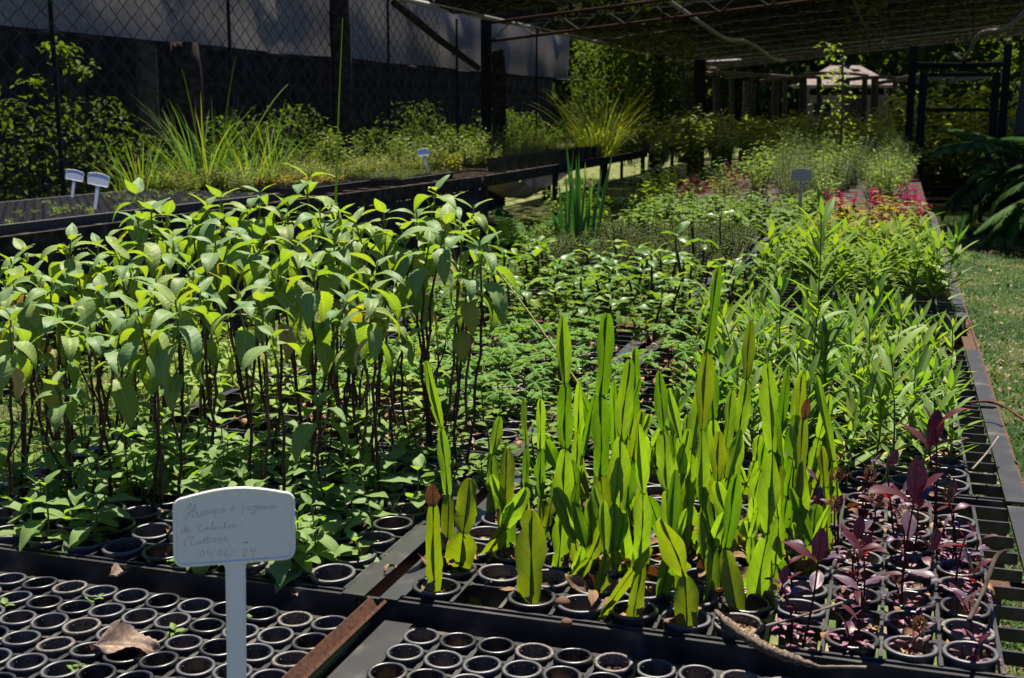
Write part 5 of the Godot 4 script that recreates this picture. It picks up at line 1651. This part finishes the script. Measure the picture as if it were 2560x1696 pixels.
	scatter("dark_red_plant", "dark red-leaved plant beside the grey-green bushes", "dark red plants beyond the bench", v, red, grid_spots(-1.95, -1.25, -10.6, -13.0, 15, 0.55), 0.8, 1.2)
	v = []
	for k in 3: v.append(bush(0.6, 0.16, 12, 14, 0.07, 0.034, 2, Color(0.15, 0.23, 0.07), Color(0.30, 0.35, 0.11), 0.3))
	scatter("yellow_green_shrub", "yellow-green leafy shrub at the far end of the benches", "yellow-green shrubs at the far end", v, M.foliage, grid_spots(-4.4, 0.0, -18.5, -31.0, 130, 0.62), 0.9, 1.9)
	scatter("far_leafy_shrub", "green leafy shrub beyond the gate", "shrubs beyond the gate", v, M.foliage, grid_spots(-0.2, 4.2, -22.0, -30.0, 46, 0.0), 2.2, 4.4)
	scatter("fern_side_shrub", "tall leafy shrub in the shade behind the ferns", "shrubs behind the ferns", v, M.foliage, grid_spots(2.6, 5.0, -13.0, -21.0, 20, 0.0), 1.6, 3.2)
	v = []
	for k in 3:
		var d := bush(0.5, 0.2, 16, 12, 0.06, 0.02, 1, Color(0.10, 0.17, 0.035), Color(0.18, 0.25, 0.05), 0.6)
		v.append(d)
	scatter("weedy_plant", "loose green weedy plant on the ground between the benches", "weeds between the benches", v, M.foliage, grid_spots(-3.7, -1.7, -11.0, -21.0, 54, 0.0), 0.9, 1.9)
	scatter("shade_weed", "leafy weed on the ground beside the long bench", "weeds beside the long bench", v, M.foliage, grid_spots(-4.1, -1.75, -2.0, -6.0, 60, 0.0), 0.7, 1.25)
	# climbing plant on a pole
	var pp := on_z(2092, 420, -13.0)
	var o := thing("pole_climber", "slender climbing plant on a dark pole rising above the beds", "plant", Vector3(pp.x, 0.72, -13.0))
	var pm := MB.new()
	pm.tube(curve(Vector3.ZERO, Vector3(0, 1.35, 0), Vector3(0.03, 0, 0), 5), taper(0.018, 0.012, 5), 6, BROWN2, BROWN2)
	part(o, "pole", pm.mesh(), M.bark)
	var lf := MB.new()
	for k in 190:
		var y := rng.randf_range(0.35, 1.48)
		var col := Color(0.10, 0.18, 0.04).lerp(Color(0.22, 0.28, 0.06), rng.randf())
		lf.leaf(leaf_xf(Vector3(rng.randfn(-0.03, 0.07) - (y - 0.9) * 0.16, y, rng.randfn(0, 0.07)), rng.randf() * TAU, rng.randf_range(-0.6, 0.6)), 0.06, 0.035, 3, 2, 2, 0, 0.5, 0.3, 0, col, col)
	part(o, "foliage", lf.mesh(), M.foliage)

func plant_side_bench() -> void:
	var turn := -0.0763
	var org := Vector3(-4.49, 0, -4.2)
	var at := func(lx: float, lz: float, y: float) -> Vector3: return org + ry(turn) * Vector3(lx, y, lz)
	# black seedling tray, almost bare
	var st := make_tray("wide black tray with tiny seedlings, holding two white labels", 0, 16, 0.075, 0, 40, 0.08, T + 0.05, 0.03, 0.03, 0.0)
	st.transform = Transform3D(ry(turn), at.call(-1.33, -0.5, T + 0.05))
	for c in st.get_children(): c.material_override = M.tube
	var v := []
	for k in 3: v.append(bush(0.05, 0.03, 3, 5, 0.022, 0.010, 2, Color(0.14, 0.22, 0.06), Color(0.22, 0.30, 0.08), 0.3))
	var sp := []
	for k in 70: sp.append(at.call(rng.randf_range(-1.28, -0.15), rng.randf_range(-0.6, -3.6), T + 0.035))
	scatter("tiny_seedling", "tiny green seedling in the wide black tray", "tiny seedlings in the wide black tray", v, M.foliage, sp, 0.7, 1.3)
	# low herb carpet behind the tray
	var carpet := []
	for k in 3: carpet.append(bush(0.20, 0.13, 22, 9, 0.035, 0.010, 1, Color(0.13, 0.18, 0.06), Color(0.24, 0.27, 0.11), 0.6))
	sp = []
	for k in 96: sp.append(at.call(rng.randf_range(-1.42, -0.60), rng.randf_range(-3.6, -7.1), T + 0.01))
	for k in 90: sp.append(Vector3(rng.randf_range(-5.65, -4.35), T, rng.randf_range(-11.6, -19.5)))
	scatter("carpet_herb", "low pale-green herb forming a carpet on the far bench", "low herbs carpeting the far bench", carpet, M.foliage, sp, 0.7, 1.25)
	var taller := []
	for k in 4: taller.append(bush(0.46, 0.09, 7, 13, 0.055, 0.020, 2, Color(0.12, 0.18, 0.06), Color(0.20, 0.25, 0.09), 0.5))
	sp = []
	for k in 14: sp.append(at.call(rng.randf_range(-1.45, -0.9), rng.randf_range(-5.6, -7.1), T + 0.01))
	for k in 70: sp.append(Vector3(rng.randf_range(-5.65, -4.5), T, rng.randf_range(-11.7, -19.0)))
	scatter("upright_herb", "upright loose herb with oval leaves standing above the carpet", "upright herbs on the far bench", taller, M.foliage, sp, 0.6, 1.25)
	# trays with thyme and brown seedlings in front
	make_tray("black tray of brown seedlings on the plank bench", -4.98, 8, 0.075, -8.5, 14, 0.08, T + 0.05, 0.02, 0.02, 0.0)
	make_tray("black tray of tiny thyme on the plank bench", -4.85, 9, 0.075, -9.85, 16, 0.08, T + 0.05, 0.02, 0.02, 0.0)
	v = []
	for k in 3: v.append(bush(0.11, 0.035, 2, 7, 0.035, 0.014, 2, Color(0.30, 0.16, 0.06), Color(0.22, 0.24, 0.07), 0.7))
	scatter("brown_seedling", "orange-brown young seedling in a black tray", "orange-brown seedlings in one tray", v, M.foliage, grid_spots(-4.95, -4.42, -8.52, -9.5, 44, T + 0.04), 0.8, 1.2)
	v = []
	for k in 2: v.append(bush(0.06, 0.05, 10, 9, 0.014, 0.006, 2, Color(0.12, 0.17, 0.06), Color(0.18, 0.23, 0.09), 0.4))
	scatter("thyme_tuft", "tiny thyme tuft in the tray before the white label", "thyme tufts in one tray", v, M.foliage, grid_spots(-4.8, -4.2, -9.9, -11.0, 50, T + 0.04), 0.8, 1.3)
	# grass clumps
	var gcol := [Color(0.10, 0.20, 0.04), Color(0.15, 0.25, 0.05), Color(0.09, 0.18, 0.06), Color(0.21, 0.26, 0.06)]
	var clumps := [[Vector3(-5.35, T, -8.6), 0.85, 90, "tall arching lemon grass clump by the log post"], [Vector3(-5.05, T, -8.75), 0.55, 70, "shorter green grass clump beside the tall lemon grass"], [Vector3(-5.6, T, -8.1), 0.5, 60, "thin grass clump behind the two white labels"], [Vector3(-5.3, T, -9.6), 0.75, 40, "sparse grass clump with a few long blades"], [Vector3(-4.12, T, -17.0), 1.2, 190, "yellow-green grass clump at the bench's far end"], [Vector3(-4.05, T, -16.6), 0.6, 80, "low yellow-green grass clump spilling over the bench end"]]
	for c in clumps:
		var o := thing("grass_clump", c[3], "grass clump", c[0])
		var yel: bool = c[0].z < -15.0
		part(o, "blades", blade_clump(c[2], c[1], 0.20 if c[1] < 1.0 else 0.30, 0.0085 if c[1] < 1.0 else 0.013, [Color(0.30, 0.38, 0.08), Color(0.36, 0.38, 0.09), Color(0.22, 0.33, 0.06)] if yel else gcol, 1.2), M.foliage)
	# a few long blades that stand out against the fence
	for q in [[530, 400, 665, 195], [500, 330, 545, 130], [470, 330, 420, 160]]:
		var b := on_x(q[0] * S, q[1] * S, -5.35)
		var t := on_x(q[2] * S, q[3] * S, -5.25)
		var f := MB.new()
		f.tube(curve(Vector3(b.x, T, b.z), t, Vector3(0, 0.10, 0), 8), taper(0.012, 0.002, 8), 4, Color(0.19, 0.29, 0.04), Color(0.24, 0.30, 0.05))
		solo("long_blade", "long bright grass blade rising from the far bench before the fence", "grass blade", f.mesh(), M.foliage, Transform3D(), "long blades before the fence")
	# square pots on the bench's front edge
	for k in 12:
		var b := MB.new()
		var pr := [0.075, 0.092]
		var hgt := 0.15
		for j in 2:
			for e in 4:
				b.vert(Vector3([-1, 1, 1, -1][e] * pr[j], hgt * j, [-1, -1, 1, 1][e] * pr[j]), Vector2.ZERO, Color.WHITE)
		for e in 4: b.quad(e, (e + 1) % 4, 4 + (e + 1) % 4, 4 + e)
		var o := thing("square_pot", "black square pot in the row along the open-legged bench" if k != 7 else "brown square pot in the row of black ones", "pot", Vector3(-4.06 + rng.randf_range(-0.01, 0.01), T, -12.2 - k * 0.42), "square pots along the bench edge" if k != 7 else "")
		part(o, "wall", b.mesh(true), M.rust if k == 7 else M.plastic)
		part(o, "soil", big_soils[k % 5], M.soil, Transform3D(Basis.IDENTITY.scaled(Vector3(3.2, 2, 3.2)), Vector3(0, hgt - 0.02, 0)))
	# yellow-green little shrub beside the label
	v = [bush(0.26, 0.12, 12, 12, 0.045, 0.024, 2, Color(0.24, 0.28, 0.05), Color(0.36, 0.34, 0.06), 0.4)]
	scatter("golden_shrub", "small golden-green shrub on the bench edge beside a white label", "", v, M.foliage, [on_y(1055 * S, 402 * S, T)], 1.0, 1.01)
	# under the benches: hammock of pale net, ferns, crooked white branch
	var hm := MB.new()
	var p0 := on_z(1155 * S, 405 * S, -15.2)
	var p1 := on_z(1330 * S, 395 * S, -16.2)
	for k in 17:
		for j in 7:
			var t := k / 16.0
			var s := j / 6.0
			var p := p0.lerp(p1, t) + Vector3(-0.5 * s, -0.34 * sin(PI * t) * (0.55 + 0.45 * sin(PI * s)), 0.15 * s)
			hm.vert(p + Vector3(0, 0.02 * sin(j * 2.0 + k * 0.5), 0), Vector2(t, s), Color.WHITE)
	for k in 16:
		for j in 6:
			var q := k * 7 + j
			hm.quad(q, q + 1, q + 8, q + 7)
	solo("net_hammock", "pale sagging net slung under the open-legged bench", "net", hm.mesh(), M.hammock)
	var br := MB.new()
	br.tube(smooth_path([on_z(1490 * S, 402 * S, -20.0), on_z(1515 * S, 390 * S, -20.0), on_z(1535 * S, 372 * S, -20.0), on_z(1542 * S, 355 * S, -20.0)], 4), taper(0.05, 0.035, 12), 8, Color.WHITE, Color.WHITE)
	solo("bent_branch", "pale bent branch showing under the far bench", "branch", br.mesh(), M.pipe)
	var fspots := [[1180, 560, -8.2, 0.8, "small fern by the bench leg behind the tall herbs"], [1190, 470, -12.0, 0.8, "fern under the open-legged bench near the net"], [1440, 450, -16.5, 0.8, "fern in the gloom under the far bench"], [1500, 480, -13.0, 0.7, "fern beside the long bench's inner edge"]]
	for f in fspots:
		var p := on_z(f[0] * S, f[1] * S, f[2])
		var o := thing("fern", f[4], "fern", Vector3(p.x, 0, p.z))
		var fr := [frond_mesh(f[3], 1.2), frond_mesh(f[3] * 0.8, 1.7)]
		for k in 16:
			part(o, "frond", fr[k % 2], M.fern if k % 3 else M.iris, leaf_xf(Vector3(0, 0.04, 0), k * 2.39996, rng.randf_range(0.5, 1.2), rng.randf_range(0.7, 1.1)))

func small_things() -> void:
	# the written white label in front
	var face := flat_mat(Color.WHITE, 0.4)
	face.albedo_texture = written_texture()
	var c := cam_at + ray(400 + 1087 * 0.1722, 1180 + 780 * 0.1722) * 1.12
	var zdir := (cam_at - c)
	zdir.y = 0.0
	zdir = (zdir.normalized() + Vector3(0.10, 0.12, 0)).normalized()
	var xdir := Vector3.UP.cross(zdir).normalized()
	var bs := Basis(xdir, zdir.cross(xdir), zdir) * Basis(Vector3.BACK, deg_to_rad(-2.4))
	plant_sign("white plastic label with four handwritten lines, standing before the tall herbs", "", c, bs, 0.1085, TS, face, M.white_plastic)
	# labels on the far bench
	var far_signs := [[172, 405, 185, 465, -7.2, 0.12, "blank white label in the wide black tray, next to the hedge", 0.25], [227, 415, 245, 500, -6.35, 0.125, "white label in the wide black tray, next to the bench front", 0.25], [978, 352, 985, 408, -11.1, 0.11, "white label on a long stake beside the golden shrub", -0.12], [875, 405, 875, 420, -10.3, 0.10, "low white label stuck among the thyme", 0.0]]
	for q in far_signs:
		var p := on_z(q[0] * S, q[1] * S, q[4])
		var zz := (cam_at - p)
		zz.y = 0.0
		zz = (zz.normalized() + Vector3(0.35, 0.48, 0.0)).normalized()
		var xx := Vector3.UP.cross(zz).normalized()
		plant_sign(q[6], "", p, Basis(xx, zz.cross(xx), zz) * Basis(Vector3.BACK, -q[7]), q[5], T + 0.03, M.white_plastic, M.white_plastic)
	var pe := on_z(600 * S, 400 * S, -9.0)
	plant_sign("white label seen edge-on among the brown seedlings", "", pe, ry(1.35 + 0.4), 0.10, T + 0.03, M.white_plastic, M.white_plastic)
	var ps := on_z(1853 * S, 404 * S, -6.9)
	plant_sign("cream label seen from behind above the crimson plants", "", ps, ry(0.15), 0.105, T, M.sign_back, M.sign_back)
	# iris-like clump on the bench edge
	var ib := on_y(1345 * S, 566 * S, T)
	ib.x = -1.47
	var o := thing("sword_leaf_clump", "clump of tall upright sword-shaped green leaves at the bench's inner edge", "plant", ib)
	for q in [[1270, 480], [1283, 470], [1300, 440], [1310, 330], [1322, 340], [1332, 360], [1345, 400], [1355, 395], [1362, 420], [1372, 400], [1385, 420], [1392, 390], [1408, 360], [1418, 345], [1292, 420], [1318, 380], [1340, 350], [1378, 470], [1277, 500], [1328, 420], [1350, 375], [1365, 450], [1400, 410], [1306, 400], [1338, 430]]:
		var t := on_z(q[0] * S, q[1] * S, ib.z + rng.randf_range(-0.06, 0.06)) - ib
		var foot := Vector3(t.x * 0.62 + rng.randf_range(-0.02, 0.02), 0, rng.randf_range(-0.05, 0.05))
		var d := t - foot
		var m := MB.new()
		m.leaf(Transform3D(), d.length(), 0.018, 10, 2, 3, 0.0, rng.randf_range(-0.05, 0.2), 0.5, 0.0, Color.WHITE, Color.WHITE)
		var xd := d.normalized()
		var zd := Vector3(0.9, 0, rng.randf_range(-0.5, 0.5))
		zd = (zd - xd * zd.dot(xd)).normalized()
		part(o, "leaf", m.mesh(), M.iris if rng.randf() < 0.75 else M.lance[1], Transform3D(Basis(xd, zd.cross(xd), zd), foot))
	# tall single blade and leaning straw
	var g0 := on_y(770 * S, 980 * S, T)
	var g1 := on_z(792 * S, 42 * S, g0.z)
	var gb := MB.new()
	gb.tube(curve(g0, g1, Vector3(-0.006, 0, 0), 12), taper(0.0055, 0.0008, 12), 4, Color(0.22, 0.36, 0.05), Color(0.26, 0.38, 0.06))
	solo("tall_grass_stalk", "single very tall grass blade rising out of the tall herbs", "grass blade", gb.mesh(), M.foliage)
	var s0 := on_z(1110 * S, 575 * S, -2.2)
	var s1 := on_z(1345 * S, 900 * S, -2.15)
	var sb := MB.new()
	sb.tube(curve(s0, s1, Vector3(0, 0.006, 0), 8), taper(0.0016, 0.0022, 8), 5, Color(0.33, 0.34, 0.10), Color(0.36, 0.33, 0.12))
	solo("straw", "thin yellow straw leaning from the tall herbs to the winged stems", "straw", sb.mesh(), M.tint)
	# fallen leaves and seedlings on the front tray
	for q in [[272, 1497, 0.085, 0.048, "big curled tan dead leaf lying on the small tubes", 0.5], [288, 1330, 0.05, 0.028, "small tan dead leaf at the back of the small tubes", 1.2], [1072, 1075, 0.04, 0.02, "brown dead leaf between the tall herbs and winged stems", 2.0], [705, 1375, 0.018, 0.008, "tiny rust-coloured dead leaf on the tray beside the stake", 2.4]]:
		var p := on_y(q[0] * S, q[1] * S, TS + 0.014 if q[1] > 1200 else T + 0.01)
		var m := MB.new()
		m.leaf(Transform3D(), q[2], q[3], 22, 8, 2, 0.06, 0.7, 0.75, 0.16, Color.WHITE, Color.WHITE, q[5])
		solo("dead_leaf", q[4], "leaf", m.mesh(), M.dead, leaf_xf(p + Vector3(-q[2] * 0.4, 0, 0.01), q[5], 0.12, 1.0, 0.3))
	for q in [[400, 1475], [215, 1400], [10, 1415], [130, 1310], [175, 1560], [850, 1305], [560, 1440]]:
		var p := on_y(q[0] * S, q[1] * S, TS - 0.005)
		var t := thing("tray_seedling", "tiny green seedling sprouting in a small tube under the sign", "plant", p, "tiny seedlings in the small tubes")
		var m := MB.new()
		m.tube(curve(Vector3(0, -0.02, 0), Vector3(0.002, 0.012, 0), Vector3.ZERO, 3), taper(0.0009, 0.0006, 3), 4, STALK, STALK)
		part(t, "stem", m.mesh(), M.bark)
		for k in 5:
			part(t, "leaf", young_leaf[k % 4], M.lance[0], leaf_xf(Vector3(0.002, 0.010 - 0.003 * (k / 2), 0), k * 2.39996, rng.randf_range(0.1, 0.9), rng.randf_range(0.2, 0.36)))
	# broken bark stick and twigs on the winged stems' tray
	var k3 := 900.0 / 2028.0
	var sticks := [[[[290, 1190], [400, 1290], [560, 1390], [700, 1450], [860, 1500]], 0.0075, "flaky grey bark stick lying across the tray's front edge", M.stick, 0.016], [[[580, 1275], [800, 1210], [1070, 1125]], 0.0018, "thin straw-coloured twig lying across the purple plants' pots", M.old_wood, 0.03], [[[1740, 390], [1820, 300], [1885, 210]], 0.0022, "dry twig with a knob leaning over the tray slots", M.old_wood, 0.05], [[[1720, 1240], [1800, 1080], [1870, 890], [1930, 850]], 0.003, "dark forked twig beside the last purple plant", M.dark_wood, 0.06], [[[1690, 20], [1820, 10], [1920, 40], [2040, 120]], 0.003, "thin brown stem arching over the lawn from the tray slots", M.rust, 0.04], [[[860, 1505], [1140, 1508]], 0.0022, "thin twig end poking from the bark stick", M.old_wood, 0.012]]
	for q in sticks:
		var pts := []
		for e in q[0].size():
			pts.append(on_y(1660 + q[0][e][0] * k3, 1000 + q[0][e][1] * k3, T + q[4]))
		var sp := smooth_path(pts, 6)
		var rr := PackedFloat32Array()
		for e in sp.size(): rr.append(q[1] * rng.randf_range(0.7, 1.25) * (1.0 if q[1] < 0.005 else sin(PI * clampf(0.12 + 0.8 * e / sp.size(), 0, 1))))
		var m := MB.new()
		m.tube(sp, rr, 7, Color.WHITE, Color.WHITE)
		solo("twig", q[2], "twig", m.mesh(), q[3])
	# dry leaf bits caught on the lattices
	var bit := one_leaf(0.022, 0.012, 4, 2, 2, 0.0, 1.4, 0.9, 0.2)
	var mm := MultiMesh.new()
	mm.transform_format = MultiMesh.TRANSFORM_3D
	mm.use_colors = true
	mm.mesh = bit
	mm.instance_count = 1500
	for k in 1500:
		var p := Vector3(rng.randf_range(-1.45, 0.15), T + rng.randf_range(-0.004, 0.012), rng.randf_range(-1.45, -3.45))
		if k % 2 == 0: p = Vector3(rng.randf_range(-1.2, -0.45), T + rng.randf_range(-0.004, 0.016), rng.randf_range(-2.1, -3.3))
		mm.set_instance_transform(k, Transform3D(Basis.from_euler(Vector3(rng.randf_range(-0.6, 0.6), rng.randf() * TAU, rng.randf_range(-0.6, 0.6))).scaled(Vector3.ONE * rng.randf_range(0.4, 1.3)), p))
		mm.set_instance_color(k, Color(0.10, 0.045, 0.025).lerp(Color(0.30, 0.18, 0.09), rng.randf()))
	var lit := MultiMeshInstance3D.new()
	lit.name = "leaf_litter"
	lit.multimesh = mm
	lit.material_override = M.tint
	add_child(lit)
	tag(lit, "dry brown leaf bits scattered over the tray lattices", "leaf litter", "", "stuff")
	var lm := MultiMesh.new()
	lm.transform_format = MultiMesh.TRANSFORM_3D
	lm.use_colors = true
	lm.mesh = bit
	lm.instance_count = 1600
	for k in 1600:
		var lz := -2.0 - 16.0 * pow(rng.randf(), 1.4)
		lm.set_instance_transform(k, Transform3D(Basis.from_euler(Vector3(rng.randf_range(-0.5, 0.5), rng.randf() * TAU, rng.randf_range(-0.5, 0.5))).scaled(Vector3.ONE * rng.randf_range(1.0, 3.0)), Vector3(rng.randf_range(0.35, 0.7 - lz * 0.14), 0.03, lz)))
		lm.set_instance_color(k, Color(0.10, 0.06, 0.03).lerp(Color(0.34, 0.27, 0.16), rng.randf()))
	var ll := MultiMeshInstance3D.new()
	ll.name = "fallen_leaves"
	ll.multimesh = lm
	ll.material_override = M.tint
	add_child(ll)
	tag(ll, "dry fallen leaves strewn over the lawn", "fallen leaves", "", "stuff")
	# loose soil crumbs on the tray edges
	for q in [[1300, 1393, 0.011], [1045, 1200, 0.008], [1310, 1440, 0.008]]:
		var m := MB.new()
		var pr := PackedVector2Array()
		for k in 7: pr.append(Vector2(sin(PI * k / 6.0) * rng.randf_range(0.85, 1.1), -cos(PI * k / 6.0) * 0.7))
		m.lathe(pr, 9, Color(0.09, 0.045, 0.028))
		var p := on_y(q[0] * S, q[1] * S, T + 0.006)
		solo("clay_lump", "small brown clay lump resting on the tray rim", "clay lump", m.mesh(), M.tint, Transform3D(Basis.IDENTITY.scaled(Vector3.ONE * q[2]), p), "clay lumps on the trays")
